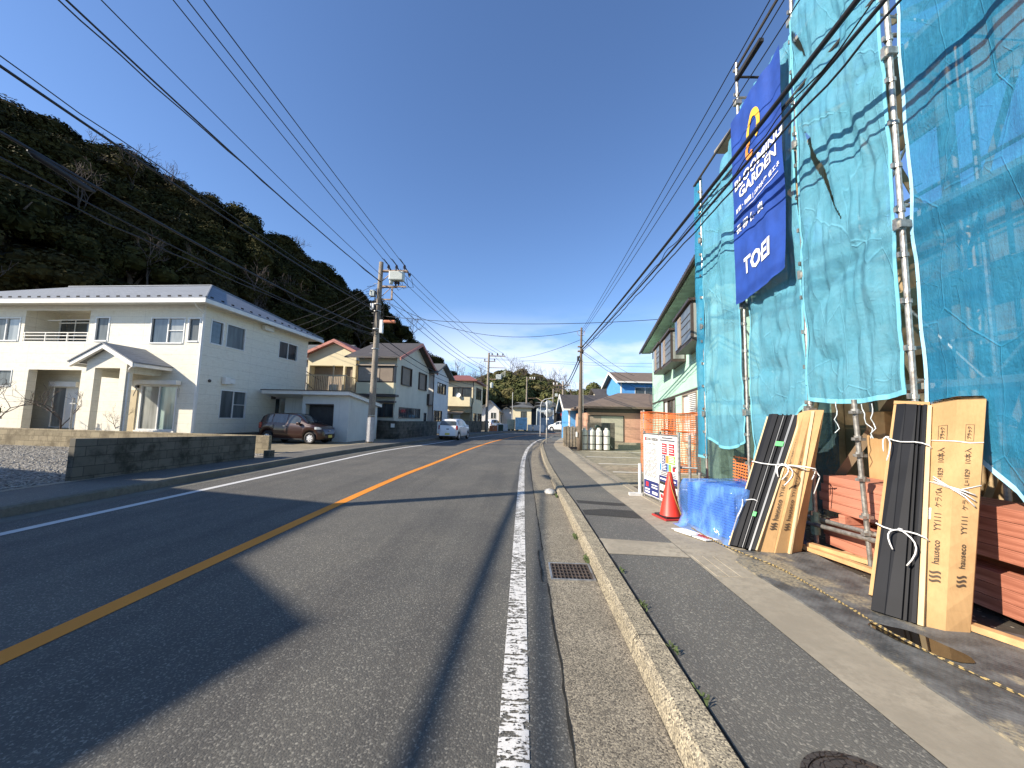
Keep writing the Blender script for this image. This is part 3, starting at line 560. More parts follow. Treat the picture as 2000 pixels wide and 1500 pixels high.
MB().box(-3.4, -.15, -1.0, -.003, 2.9, 2.99).box(-3.4, -.15, -1.0, -.92, 2.99, 3.95).box(-.23, -.15, -.92, -.003, 2.99, 3.95).build('balcony', M_cream, HD)
mb = MB(); hip_roof(mb, -3.9, .5, -.6, 7, 5.95, 6.85, 1.2, 1.7, .15); mb.build('roof', M_roofred, HD)
window(HD, -2.4, -.2, 3.7, 5.12, n=2, fm=M_brown); window(HD, 1.8, 5.3, 3.85, 5.28, 'S', 0, 3, fm=M_brown); window(HD, .5, 2.5, .3, 2.2, 'S', 0, 2, fm=M_brown); window(HD, 3.2, 6, .3, 2.2, 'S', 0, 2, fm=M_brown)
MB().hexa([(-3.6, -1.6, 2.05), (-.9, -1.6, 2.05), (-.9, -.003, 2.35), (-3.6, -.003, 2.35)], [(-3.6, -1.6, 2.1), (-.9, -1.6, 2.1), (-.9, -.003, 2.4), (-3.6, -.003, 2.4)]).build('canopy', M_taupe, HD)
MB().box(-3.2, -2.5, -.1, -.003, .3, 2.0).box(-2.2, -1.4, -.1, -.003, .3, 2.0).build('white_door', M_alu, HD)
MB().lathe([(0, 0), (.2, .03), (.28, .1)], seg=14).build('satellite_dish', M_alu, HD).matrix_local = Matrix.Translation((-1.45, -1.1, 4.1)) @ Matrix.Rotation(R(70), 4, 'X')
MB().tube([(.04, -.08, 5.8), (.04, -.08, 3.4), (-.12, -.08, 3.0), (-.12, -.08, .3)], .05).build('downpipe', M_brown, HD)
o = MB().prism([(-6.6, 37.0, .05), (-6.6, 37.0, 1.35), (-4.55, 42.8, 1.3), (-4.55, 42.8, .05)], (-.14, .05, 0)).build('board_fence', M_block); tag(o, 'dark low fence along the left sidewalk in front of the boxy cream house', 'fence')
o = MB().prism([(-4.5, 42.9, .3), (-4.5, 42.9, 1.3), (-3.9, 44.6, 1.3), (-3.9, 44.6, .3)], (-.06, .02, 0)).build('tan_fence_panel', mat('tan_board', (.25, .17, .09), .8)); tag(o, 'small tan board panel fence next to the far left utility pole', 'fence')

# ------------------------------------------------------------ mint house (right)
HM = thing('mint_house', 'mint green two storey house with brown bay windows next to the scaffolding', 'house', (7.6, 22.72, 0), -R(101.3))
mb = MB(); wall_holes(mb, 0, 12.9, .1, 5.95, [(3.95, 7.0, .9, 2.62), (8.3, 10.6, .9, 2.62)]); mb.quad((0, 7, .1), (0, 0, .1), (0, 0, 5.95), (0, 7, 5.95)); mb.quad((12.9, 0, .1), (12.9, 7, .1), (12.9, 7, 5.95), (12.9, 0, 5.95)); mb.build('wall', M_mint, HM)
mb = MB(); hip_roof(mb, -.8, 13.5, -.58, 7.6, 5.92, 7.8, 4.2, 4.2, .1); mb.build('roof', M_tileblk, HM)
mb = MB(); mb.box(-.75, 13.4, -.54, -.01, 5.76, 5.81); mb.build('soffit', mat('mint_soffit', (.34, .5, .40), .8), HM); MB().box(-.85, 13.5, -.67, -.59, 5.76, 5.86).build('gutter', M_brown, HM)
mb = MB()
for k in range(60):
    x = -.85 + k * .24; mb.tube([(x, -.62, 5.91), (x, .5, 6.44)], .04, 6)
mb.build('roof_tiles', M_tileblk, HM)
MB().box(-.01, 12.91, -.02, -.002, 2.64, 2.71).build('belt_trim', M_brown, HM)
for a, b, z0, z1 in ((4.45, 6.35, 3.85, 4.98), (6.9, 9.1, 3.78, 4.92), (9.95, 12.3, 3.88, 5.02)):
    o = MB().box(a, b, -.5, -.003, z0, z1).build('bay_window', M_brown, HM)
    MB().box(a - .08, b + .08, -.58, -.003, z1 + .003, z1 + .08).build('canopy', M_brown, o)
    MB().box(a + .5, a + .95, -.53, -.503, z0 + .12, z1 - .08).build('shutter', M_taupe, o)
    g = MB().box(a + 1.05, b - .06, -.52, -.503, z0 + .1, z1 - .08); g.build('pane', M_frost, o)
    g = MB().box(b + .003, b + .015, -.44, -.06, z0 + .1, z1 - .06); g.build('pane', M_curt, o)
    g = MB().box(a + .06, a + .45, -.525, -.503, z0 + .1, z1 - .06).build('pane', M_glass, o)
    g = MB()
    for z in (.35, .6, .8): g.box(a + 1.05, b - .06, -.532, -.521, z0 + z, z0 + z + .02)
    g.build('grille', M_brown, o)
w_ = window(HM, 3.95, 7.0, .9, 2.62, n=3, fm=M_brown, gms=[M_alu, M_glass, M_curt]); w_ = window(HM, 8.3, 10.6, .9, 2.62, n=2, fm=M_taupe, gms=[M_alu, M_curt])
mb = MB()
for k in range(26): mb.box(9.5, 10.55, -.05, -.035, .96 + k * .062, .96 + k * .062 + .035)
mb.build('louvre_shutter', M_alu, HM)

# ------------------------------------------------------------ pink bungalow and blue houses
HP = thing('pink_bungalow', 'low salmon brick bungalow with tan slate roof behind the gas cylinders', 'house', (3.97, 24, .22), 0)
mb = MB(); wall_holes(mb, 0, 4.6, 0, 1.9, [(.12, 2.25, .15, 1.68, .06)]); mb.quad((0, 5, 0), (0, 0, 0), (0, 0, 1.9), (0, 5, 1.9)); mb.build('wall', M_pink, HP)
MB().box(-.6, 4.8, -1.6, 5, -.22, -.005).build('plinth', M_conc, HP)
MB().box(-.02, 4.62, -.03, -.002, 1.9, 2.2).build('fascia', M_brown, HP)
f_ = MB().box(.08, 2.3, -.02, .03, .1, .15).box(.08, 2.3, -.02, .03, 1.68, 1.74).box(.08, .13, -.02, .03, .15, 1.68).box(2.24, 2.3, -.02, .03, .15, 1.68).build('window', M_brown, HP)
t = NT('ribbed_panel'); x, y, z = t.sep(t.obj()); fr = t.math('FRACT', t.math('DIVIDE', x, .12)); cc = t.mix(t.ramp(fr, .1, .0), (.42, .40, .31), (.22, .21, .16)); M_rib = t.fin(cc, .7)
MB().box(.13, .9, .012, .03, .15, 1.68).build('shutter', M_taupe, f_); MB().box(.9, 2.24, .004, .03, .15, 1.68).build('shutter', M_rib, f_)
mb = MB(); hip_roof(mb, -.45, 6.3, -.38, 6.2, 2.28, 3.35, 3.1, 1.5, .12); mb.build('roof', M_rooft, HP)
MB().box(-.45, 2.65, -.46, -.385, 2.14, 2.26).build('gutter', M_brown, HP)

for b6 in ((3.15, 3.35, -.7, -.5, 0, 2.05), (4.5, 4.6, -.7, -.5, 0, 2.05)): MB().box(*b6).build('porch_post', mat('pink_post', (.55, .36, .28), .7), HP)
MB().box(3.4, 4.45, .05, .12, 0, 1.9).build('door', M_brown, HP)
o = MB().box(4.9, 9, 21.92, 22.1, 0, .42).box(9, 9.2, 15, 22.1, 0, .42).build('retaining_wall', M_conc); tag(o, 'low pale concrete retaining wall along the far edge of the parking lot', 'wall')
def sidehouse(name, label, loc, w, d, h, rz, wall, roof, ridge='x', trim=True, az=0, wins=()):
    H = thing(name, label, 'house', loc, az)
    mb = MB(); wall_holes(mb, 0, w, 0, h, [q[1:5] for q in wins if q[0] == 'F']); wall_holes(mb, 0, d, 0, h, [q[1:5] for q in wins if q[0] == 'S'], 'S', w)
    mb.quad((0, d, 0), (0, 0, 0), (0, 0, h), (0, d, h)); mb.quad((w, d, 0), (0, d, 0), (0, d, h), (w, d, h))
    if ridge == 'x': mb.quad((w, 0, h), (w, d, h), (w, d / 2, rz)); mb.quad((0, d, h), (0, 0, h), (0, d / 2, rz))
    elif ridge == 'y': mb.quad((0, 0, h), (w, 0, h), (w / 2, 0, rz))
    mb.build('wall', wall, H); mb = MB()
    k = .45; dz = (rz - h) * k / (d / 2 if ridge == 'x' else w / 2)
    if ridge == 'x': gable_roof_x(mb, -k, w + k, -k, d + k, h - dz + .1, rz + .1)
    elif ridge == 'y': gable_roof_y(mb, -k, w + k, -k, d + k, h - dz + .1, rz + .1)
    else: hip_roof(mb, -k, w + k, -k, d + k, h + .1, rz)
    mb.build('roof', roof, H)
    if trim:
        mb = MB()
        if ridge == 'x': gable_roof_x(mb, -k - .06, -k, -k - .04, d + k + .04, h - dz + .12, rz + .13, .24); mb.box(-k, w + k, -k - .08, -k - .01, h - dz - .03, h - dz + .1)
        mb.box(-.012, .1, -.015, -.002, 0, h - .2).box(-.015, -.002, .0, .1, 0, h - .2)
        mb.build('trim', M_trimA, H)
    for q in wins: window(H, *q[1:5], face=q[0], W=w, n=2, fm=q[5] if len(q) > 5 else M_alu, inset=.08)
    return H
sidehouse('blue_house', 'bright blue clapboard two storey house with white trim rising behind the salmon bungalow', (9.1, 36, 0), 6, 6, 5.4, 6.5, M_blue, M_rooft, wins=(('F', 1.3, 3.2, 3.9, 4.85),))
sidehouse('blue_annex', 'low blue clapboard annex with grey roof behind the roadside utility pole', (3.45, 29, 0), 3.6, 5, 2.55, 3.6, M_blue, M_roofB)
sidehouse('brown_roof_house', 'dark brown roofed house between the two blue buildings', (8.2, 41, 0), 4, 6, 4.2, 5.2, M_creamd, M_roofB, trim=False)

# ------------------------------------------------------------ far part of the street
sidehouse('yellow_house', 'small yellow two storey house with grey hip roof at the far bend in the road', (-1.5, 58, 0), 2.8, 5, 3.4, 4.3, M_cream, M_roofgt, 'hip', False, wins=(('F', 1.2, 2.1, 1.7, 2.8, M_brown),))
sidehouse('shaded_house', 'grey house with dark blue gabled roof beyond the far left utility pole', (-6.6, 60, 0), 2.9, 6, 3.0, 4.4, M_whitew, M_roofgt, 'y', False, wins=(('F', 1.6, 2.5, 1.6, 2.6), ('F', .4, 2.4, .2, 1.2)))
sidehouse('white_cottage', 'tiny white gabled building in front of the far hill', (-3.6, 66, 0), 1.6, 4, 3.1, 3.6, M_whitew, M_roofgt, 'y', False)
sidehouse('pale_blue_house', 'pale blue grey house behind the round traffic mirrors', (2.4, 62, 0), 2.6, 6, 3.8, 4.6, mat('pale_blue_wall', (.36, .42, .46), .8), M_roofgt, 'hip', False, wins=(('F', .5, 1.6, 1.9, 2.9),))
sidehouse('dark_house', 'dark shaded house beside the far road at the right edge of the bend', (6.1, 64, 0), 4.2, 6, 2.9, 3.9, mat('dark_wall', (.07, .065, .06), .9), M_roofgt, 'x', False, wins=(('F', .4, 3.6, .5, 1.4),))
sidehouse('back_street_house', 'pale house with a low roof far behind the tan road bend wall', (-9.2, 62, 0), 2.6, 6, 2.8, 3.8, M_creamd, M_roofB, 'x', False, wins=(('F', .5, 1.7, 1.0, 2.2),))
o = MB().box(.7, 1.35, 52, 52.2, 0, .95).box(1.5, 2.95, 52.4, 52.6, 0, .9).build('white_wall', M_whitew); tag(o, 'low white garden wall sections at the far side of the bend', 'wall')
o = MB().box(-3.4, -1.9, 50.6, 51.4, 0, .98).build('white_bin', M_whitew, bevel=.05); tag(o, 'large white storage box standing at the far side of the bend left of the containers', 'storage box')
def container(name, label, x, y, w, h, m):
    c = thing(name, label, 'container', (x, y, 0)); MB().box(0, w, 0, 3, .25, h).build('body', m, c, bevel=.03); MB().box(.1, .4, .2, 2.8, 0, .247).box(w - .4, w - .1, .2, 2.8, 0, .247).build('base', M_brown, c)
    MB().box(.04, w / 2 - .02, -.03, -.002, .35, h - .1).box(w / 2 + .02, w - .04, -.03, -.002, .35, h - .1).build('door', m, c); MB().box(w / 2 - .2, w / 2 + .2, -.06, -.031, h * .5, h * .5 + .06).build('handle', M_metal, c)
container('light_blue_container', 'light blue box container standing at the far bend below the yellow house', -.95, 50, 1.55, 1.85, mat('light_blue_paint', (.28, .50, .62), .6)); container('cream_container', 'cream box container standing left of the light blue one', -2.05, 51, 1.0, 1.6, M_cream)
cr = thing('crate_stack', 'orange plastic crates piled beside the road near the tan board fence', 'crates', (-4.0, 46.5, 0))
MB().box(0, .45, 0, .5, 0, .75).build('crate', mat('orange_plastic', (.45, .14, .05), .5), cr, bevel=.03); MB().box(.5, .95, 0, .5, 0, .8).build('crate', mat('orange_plastic'), cr, bevel=.03)
o = MB().box(-3.4 + .4, -2.5 + .1, 47.8, 48.5, 0, .9).build('green_bin', mat('dark_green_plastic', (.02, .045, .03), .6), bevel=.04); tag(o, 'dark green bin beside the orange crates far down the road', 'bin')

# ------------------------------------------------------------ cars
def car(name, label, loc, rz, paint, tint=M_glass, rear_tint=None):
    L0, W0 = 1.70, .7375
    top = [(-1.70, .62), (-1.685, .95), (-1.60, 1.12), (-1.50, 1.36), (-1.36, 1.455), (-.9, 1.495), (-.2, 1.505), (.12, 1.47), (.35, 1.39), (.62, 1.2), (.92, 1.0), (1.15, .95), (1.42, .87), (1.58, .77), (1.66, .66), (1.70, .5)]
    wid = [(-1.70, .56), (-1.66, .66), (-1.5, .715), (-1.2, .735), (1.1, .7375), (1.4, .70), (1.58, .62), (1.66, .54), (1.70, .44)]
    def ip(T, x):
        for (a, b), (c, d) in zip(T, T[1:]):
            if x <= c: return b + (d - b) * (x - a) / (c - a)
        return T[-1][1]
    wh = ((1.07, .30), (-1.35 + .17, .30)); rw_ = .345
    def bot(x):
        z = .2 + max(0, abs(x) - 1.45) * .35
        for xw, zw in wh:
            d = abs(x - xw)
            if d < rw_: z = max(z, zw + math.sqrt(rw_ ** 2 - d * d) - .0)
        return z
    def sec(x, off=0.0):
        zt, w = ip(top, x), ip(wid, x) + off; bl = .93 + .03 * (-x); belt = min(bl, zt - .05); zb = bot(x)
        cab = max(0.0, min(1.0, (zt - belt) / .5)); wr = w * (.96 - .2 * cab); zt += off
        zm = lambda f: zb + (belt - zb) * f
        return [(w * .86, zb - .0), (w * .975, zm(.12)), (w, zm(.4)), (w * .995, zm(.72)), (w * .965, belt), (w * .955 * (1 - cab) + cab * (w * .93), belt + (zt - belt) * .12), (w * .5 * (.955 + .82) * (1 - .0 * cab) if cab < .05 else (w * .93 + wr) / 2, belt + (zt - belt) * .55), (wr, belt + (zt - belt) * .87), (wr * .9, zt - .012), (wr * .5, zt), (0, zt + .004)]
    c = thing(name, label, 'car', loc, rz); N = 70
    xs = sorted(set([-1.70 + 3.4 * i / N for i in range(N + 1)] + [xw + s * rw_ for xw, _ in wh for s in (-1, 1, -.999, .999)]))
    mb = MB(); rows = []
    for x in xs:
        s = sec(x); rows.append([(x, -y, z) for y, z in s] + [(x, y, z) for y, z in reversed(s[:-1])])
    mb.grid(rows)
    for x, row in ((xs[0], rows[0]), (xs[-1], rows[-1])): mb.quad(*(row if x > 0 else reversed(row)))
    mb.build('body', paint, c, smooth=True)
    MB().box(-1.45, 1.45, -.62, .62, .2, .62).build('underbody', M_blk, c)
    def patchw(x0, x1, i0, i1, side, nme, m, n=10, off=.008):
        g = MB(); rr = []
        for k in range(n + 1):
            x = x0 + (x1 - x0) * k / n; s = sec(x, off); ps = s[i0:i1 + 1]
            if len(ps) == 2: pass
            rr.append([(x, side * (y + .002), z) for y, z in ps])
        g.grid(rr); return g.build(nme, m, c, smooth=True)
    rt = rear_tint or tint
    for sd in (-1, 1):
        patchw(-.12, .52, 5, 7, sd, 'front_side_window', tint); patchw(-.92, -.2, 5, 7, sd, 'rear_side_window', rt); patchw(-1.3, -.99, 5, 7, sd, 'quarter_window', rt)
        hd = MB().box(-.35, -.17, sd * .745 - .015, sd * .745 + .015, .84, .87); hd.build('door_handle', M_metal, c); MB().box(-1.0, -.84, sd * .745 - .015, sd * .745 + .015, .86, .89).build('door_handle', M_metal, c)
        mr = MB().box(.42, .56, sd * .8 - .07, sd * .8 + .07, .93, 1.06); mr.build('mirror', paint, c, bevel=.03)
        g = MB(); g.grid([[(x, sd * (ip(wid, x) + .004), z) for z in (.72, .84 - max(0, x - 1.5) * .5)] for x in [1.3 + .05 * k for k in range(7)]]); g.build('headlight', mat('headlight_glass', (.55, .58, .58), .1, .05), c)
        MB().box(-1.67, -1.5, sd * .645 - .06, sd * .645 + .06, .72, 1.02).build('tail_light', mat('red_lens', (.25, .012, .012), .15), c, bevel=.03)
        g = MB().grid([[(x, sd * (ip(wid, x) + .001), z) for z in (.3, .85)] for x in (-.14, -.13)]); g.build('door_seam', M_darkint, c)
        g = MB().box(-.85, .7, sd * .70 - .02, sd * .70 + .04, .2, .26); g.build('sill', M_blk, c)
    def topp(x0, x1, f, nme, m, n=8):
        g = MB(); rr = []
        for k in range(n + 1):
            x = x0 + (x1 - x0) * k / n; s = sec(x, .008); pts = s[7:]; pts = [(y * f, z + .004) for y, z in pts]
            rr.append([(x, -y, z) for y, z in pts] + [(x, y, z) for y, z in reversed(pts[:-1])])
        g.grid(rr); return g.build(nme, m, c, smooth=True)
    topp(.17, .86, .93, 'windscreen', tint)
    g = MB(); rr = [[(x - .04 + .02 * y * y, y * s, z + .01) for y in np.linspace(-1, 1, 9)] for x, z, s in ((-1.705 + .065, 1.03, .60), (-1.70 + .11, 1.1, .60), (-1.555, 1.26, .56), (-1.53, 1.33, .50))]; g.grid(rr).build('rear_window', rt, c, smooth=True)
    MB().box(-1.735, -1.66, -.6, .6, .28, .52).build('rear_bumper', paint, c, bevel=.03); MB().box(-1.745, -1.735, -.17, .17, .36, .5).build('number_plate', mat('yellow_plate', (.62, .52, .10), .5), c)
    MB().box(-1.70, -1.69, -.09, .09, .74, .8).build('emblem', M_darkint, c)
    MB().box(1.6, 1.715, -.42, .42, .4, .5).build('grille', M_blk, c, bevel=.02); MB().box(1.713, 1.722, -.16, .16, .3, .44).build('number_plate', mat('yellow_plate'), c)
    MB().box(1.655, 1.69, -.08, .08, .62, .66).build('emblem', M_metal, c)
    for xw, zw in wh:
        for sd in (-1, 1):
            ty = MB().lathe([(.17, -.08), (.25, -.082), (.285, -.065), (.29, 0), (.285, .065), (.25, .082), (.17, .08), (.17, .04)], seg=28)
            w = ty.build('wheel', M_blk, c, smooth=True); w.matrix_local = Matrix.Translation((xw, sd * .64, .29)) @ Matrix.Rotation(R(-90 * sd), 4, 'X')
            rm = MB(); rm.lathe([(.19, .045), (.175, .07), (.155, .066)], seg=28)
            for k in range(7):
                a = 2 * math.pi * k / 7; ca, sa = math.cos(a), math.sin(a); px_, py_ = -sa, ca
                rm.add([(px_ * .03 + ca * .03, py_ * .03 + sa * .03, .074), (-px_ * .03 + ca * .03, -py_ * .03 + sa * .03, .074), (ca * .16 - px_ * .045, sa * .16 - py_ * .045, .066), (ca * .16 + px_ * .045, sa * .16 + py_ * .045, .066)], [(0, 1, 2, 3)])
            rm.lathe([(0, .078), (.045, .076)], seg=14); rm.build('rim', mat('silver_wheel', (.66, .67, .68), .35, .05, 4, .3), w); MB().lathe([(0, .03), (.18, .03)], seg=20).build('brake', M_darkint, w)
    return c
tb = NT('brown_car_paint'); M_brownpaint = tb.fin((.040, .0155, .011), .3, .2, coat=.6); tw_ = NT('white_car_paint'); M_whitepaint = tw_.fin((.78, .79, .80), .3, coat=.6)
car('parked_hatchback', 'brown small hatchback parked nose to the road in front of the garage shed', (-11.45, 19.5, .112), R(-4), M_brownpaint)
car('parked_hatchback', 'white small hatchback parked at the left kerb seen from behind', (-5.05, 28.9, .005), R(82), M_whitepaint)
car('parked_hatchback', 'white small car parked far away in the shade right of the traffic mirrors', (5.6, 58, 0), R(160), M_whitepaint)
car('parked_hatchback', 'white small van partly cut off behind the far containers', (-4.2, 56, 0), R(60), M_whitepaint)

# ------------------------------------------------------------ poles and cables
t = NT('pole_concrete'); p = t.obj(); n1 = t.noise(t.scale(p, (3, 3, .5)), 2, 7, .7); n2 = t.noise(p, 16, 5, .7); c = t.mix(t.ramp(n1, .3, .7), (.17, .14, .11), (.33, .29, .23)); c = t.mix(t.ramp(n2, .5, .75), c, (.09, .075, .06)); t.bump(n2, .4, .008); M_pole = t.fin(c, .85)
M_steelrust = mat('rusty_bracket', (.30, .22, .16), .6, .35, 9, .4, dirt=(.16, .07, .04)); M_ins = mat('insulator', (.035, .03, .035), .25, .1); M_trbox = mat('transformer_grey', (.46, .49, .45), .45, .08, 4)
M_wpole = stucco('brown_steel_pole', (.16, .125, .095), (.07, .05, .04), .2)
def pole(name, label, x, y, h, r0, r1, m, top=(0, 0), group='utility poles along the road'):
    P = thing(name, label, 'utility pole', (x, y, .0), 0, group); n = 8
    MB().tube([(top[0] * k / n, top[1] * k / n, h * k / n) for k in range(n + 1)], [r0 + (r1 - r0) * k / n for k in range(n + 1)], 14).build('shaft', m, P, smooth=True); return P
def insul(mb, x, y, z, s=1): mb.tube([(x, y, z), (x, y, z + .06 * s), (x, y, z + .07 * s), (x, y, z + .12 * s), (x, y, z + .13 * s), (x, y, z + .2 * s)], [.03 * s, .03 * s, .065 * s, .04 * s, .06 * s, .03 * s], 8)
P1 = pole('utility_pole', 'tall concrete utility pole with a transformer box and orange street lamp beside the garage shed', -8.17, 20.59, 10.15, .19, .12, M_pole, (.07, 0))
mb = MB().box(.05, 1.6, -.06, .02, 9.62, 9.70).box(.05, 1.6, .12, .18, 9.63, 9.69).tube([(.1, 0, 9.0), (.75, 0, 9.6)], .025).box(0, 1.55, -.06, .02, 8.72, 8.8).box(0, 1.0, .08, .14, 8.72, 8.79).box(.72, .8, -.04, .04, 8.0, 8.72).box(0, .8, -.04, .03, 7.98, 8.05).tube([(.2, 0, 8.2), (.7, 0, 8.72)], .02); mb.build('crossarm', M_steelrust, P1)
mb = MB()
for x in (.5, .95, 1.4): insul(mb, x, -.02, 9.72, 1.4); insul(mb, x + .12, .6, 9.55, 1.2)
insul(mb, .95, 0, 8.82, 1.6); insul(mb, 1.1, 0, 8.82, 1.2); mb.build('insulator', M_ins, P1)
tr = MB().box(.62, 1.42, -.3, .1, 9.05, 9.56).build('switch_box', M_trbox, P1, bevel=.05)
mb = MB(); mb.lathe([(0, 0), (.1, .02), (.12, .2), (.05, .26), (0, .26)], (.72, -.1, 8.85), 12); mb.build('cutout', M_trbox, P1, smooth=True)
mb = MB()
for s_ in (0, 1, 2): mb.tube([(.6 + .3 * s_, -.1, 9.75), (.7 + .3 * s_, .2, 9.2), (.9 + .3 * s_, .6, 8.75 + .1 * s_), (1.1 + .3 * s_, .8, 9.0), (1.0 + .3 * s_, .7, 9.5)], .014, 5)
for k in range(8): a = k * .8; mb.tube([(.13 * math.cos(a), .13 * math.sin(a), 8.6), (.2 * math.cos(a + .5), .2 * math.sin(a + .5), 7.9), (.16 * math.cos(a + 1), .16 * math.sin(a + 1), 7.0), (.18 * math.cos(a + 1.5), .18 * math.sin(a + 1.5), 6.0)], .016, 5)
for k in range(7): z = 8.75 - .28 * k; mb.tube([(-.15, -.1, z), (-.5 - .06 * k, -.35, z - .12), (-.35, -.2, z - .35), (-.12, -.05, z - .3)], .014, 5)
for k in range(5): mb.tube([(.18, -.05, 8.0 - .3 * k), (.42, -.1, 7.8 - .3 * k), (.3, -.1, 7.45 - .3 * k), (.16, 0, 7.5 - .3 * k)], .013, 5)
for x_ in (.5, .95, 1.4): mb.tube([(x_, -.02, 9.98), (x_ - .12, -.4, 10.15), (x_ - .05, -.9, 10.0)], .02, 5); mb.tube([(x_, -.02, 9.95), (x_ + .05, .5, 9.75), (x_, .9, 9.65)], .03, 5)
mb.build('jumper_cable', M_cable, P1)
MB().box(-.42, -.16, -.2, .05, 8.15, 8.5).build('junction_box', M_trbox, P1, bevel=.02); MB().box(-.36, -.16, -.16, .02, 7.4, 7.75).build('junction_box', M_alu, P1, bevel=.02)
MB().box(.2, .38, -.12, .06, 6.1, 6.85).build('meter_box', M_alu, P1, bevel=.02)
lp = MB().tube([(.12, 0, 6.75), (.5, -.02, 6.78)], .035).build('lamp_arm', M_steelrust, P1); MB().box(.4, 1.05, -.12, .06, 6.68, 6.84).build('street_lamp', mat('faded_orange_lamp', (.62, .22, .11), .5), P1, bevel=.05)
mb = MB()
for k in range(26): z = 2.2 + k * .28; s_ = 1 if k % 2 else -1; mb.tube([(s_ * .12, 0, z), (s_ * .3, 0, z)], .012, 5)
mb.build('step_bolt', M_metal, P1); MB().lathe([(.197, .2), (.193, 1.5)], seg=14).build('wrap', mat('pole_wrap', (.42, .42, .42), .8, .15, 8), P1)
for z in (1.55, 5.2, 6.3, 7.3, 7.7): MB().lathe([(.18, z), (.195, z + .01), (.195, z + .06), (.18, z + .07)], seg=14).build('band', M_metal, P1)
P0 = pole('utility_pole', 'concrete utility pole on the near left sidewalk just outside the view', -8.3, 4.2, 11.4, .17, .11, M_pole)
MB().box(0, 1.9, -.05, .05, 10.6, 10.7).box(0, 1.5, -.05, .05, 8.9, 9.0).build('crossarm', M_steelrust, P0); mb = MB(); [insul(mb, x, 0, 10.7, 1.4) for x in (.5, 1.1, 1.7)]; mb.build('insulator', M_ins, P0)
P2 = pole('utility_pole', 'concrete utility pole with crossarms beside the boxy cream house', -3.95, 42.2, 8.9, .17, .11, M_pole, (.05, 0))
MB().box(0, 1.9, -.05, .05, 8.5, 8.6).box(-.5, .8, -.05, .05, 7.9, 7.98).box(0, 1.9, -.05, .05, 7.2, 7.27).box(0, 1.0, -.05, .05, 5.9, 6).build('crossarm', M_steelrust, P2)
mb = MB(); [insul(mb, x, 0, 8.6, 1.4) for x in (.4, 1.0, 1.6)]; [insul(mb, x, 0, 7.98, 1.3) for x in (-.4, .7)]; mb.build('insulator', M_ins, P2); MB().box(.9, 1.5, -.15, .15, 5.95, 6.5).lathe([(.16, 0), (.18, .5), (.05, .6)], (.45, 0, 5.0), 12).build('transformer', M_trbox, P2, bevel=.03)
mb = MB(); mb.tube([(1.9, 0, 7.2), (1.9, 0, 6.3), (1.2, 0, 6.1)], .03); [mb.tube([(1.1 + .12 * k, 0, 6.3), (1.9, .2 * k, 6.9 - .1 * k)], .02, 5) for k in range(4)]; mb.build('bracket', M_trbox, P2)
PR = pole('utility_pole', 'slim brown steel utility pole standing beside the four gas cylinders', 2.97, 20.11, 6.5, .13, .05, M_wpole, (.05, 0))
mb = MB(); mb.tube([(.02, 0, 6.35), (-.18, 0, 6.3), (-.12, 0, 6.1), (0, 0, 6.05)], .015, 5).tube([(.02, 0, 6.35), (.22, 0, 6.3), (.18, 0, 6.1), (0, 0, 6.05)], .015, 5).box(-.14, .16, -.1, .1, 5.2, 5.26).box(-.14, .16, -.1, .1, 5.45, 5.5); mb.build('bracket', M_steelrust, PR)
mb = MB(); mb.tube([(-.12, -.05, 4.7), (-.12, -.05, 4.95)], .06, 8).tube([(.12, 0, 5.1), (.12, 0, 5.3)], .05, 8); mb.build('cable_clamp', M_cable, PR)
MB().tube([(.13, -.03, 4.8), (.16, -.03, 2.0), (.15, -.03, .1)], .02).build('conduit', M_metal, PR)
MB().box(-.19, -.13, -.12, .12, .75, 1.0).build('plate', M_alu, PR)
P3 = pole('utility_pole', 'slender far utility pole with small white insulators in front of the yellow house', .55, 60, 8.3, .15, .09, M_pole); MB().box(0, 1.3, -.04, .04, 7.9, 7.98).tube([(0, 0, 4.9), (1.6, 0, 5.0), (2.6, -1, 4.4)], .04).build('crossarm', M_steelrust, P3); mb = MB(); [insul(mb, x, 0, 7.98, 1.5) for x in (.5, .85, 1.2)]; mb.build('insulator', M_alu, P3)
P4 = pole('utility_pole', 'far utility pole rising behind the wooden board fence at the right', 4.75, 46, 6.3, .15, .1, M_pole); MB().box(-1.2, .9, -.04, .04, 5.75, 5.83).box(-1.0, .6, -.04, .04, 5.3, 5.36).build('crossarm', M_steelrust, P4); mb = MB(); [insul(mb, x, 0, 5.83, 1.4) for x in (-1.1, -.7, .7)]; mb.build('insulator', M_alu, P4)
P5 = pole('utility_pole', 'far right utility pole with a small transformer behind the traffic mirrors', 5.15, 66, 7.0, .14, .1, M_pole); MB().box(0, 1.2, -.04, .04, 6.6, 6.7).box(0, 1, -.04, .04, 5.6, 5.7).build('crossarm', M_steelrust, P5); MB().box(.3, .75, -.15, .15, 5.7, 6.2).build('transformer', M_trbox, P5)
P6 = pole('antenna_pole', 'thin pale antenna pole above the roof of the yellow house', -1.55, 57, 5.6, .05, .03, M_mpaint, group='thin roadside poles'); P6['category'] = 'antenna pole'
def cable(label, a, b, sag, r=.012, n=24, group='overhead cables', name='cable', wob=0):
    a, b = Vector(a), Vector(b); pts = []
    for i in range(n + 1):
        t = i / n; p = a.lerp(b, t); p.z -= sag * 4 * t * (1 - t)
        if wob: p += Vector((noise.noise(Vector((t * 60, 1, wob))), 0, noise.noise(Vector((t * 60, 9, wob))))) * .05
        pts.append(p)
    return tag(MB().tube(pts, r, 6).build(name, M_cable, smooth=True), label, 'cable', group)
def thr(a, q, ext):  # extend a line from a through q
    a, q = Vector(a), Vector(q); return tuple(a + (q - a) * ext)
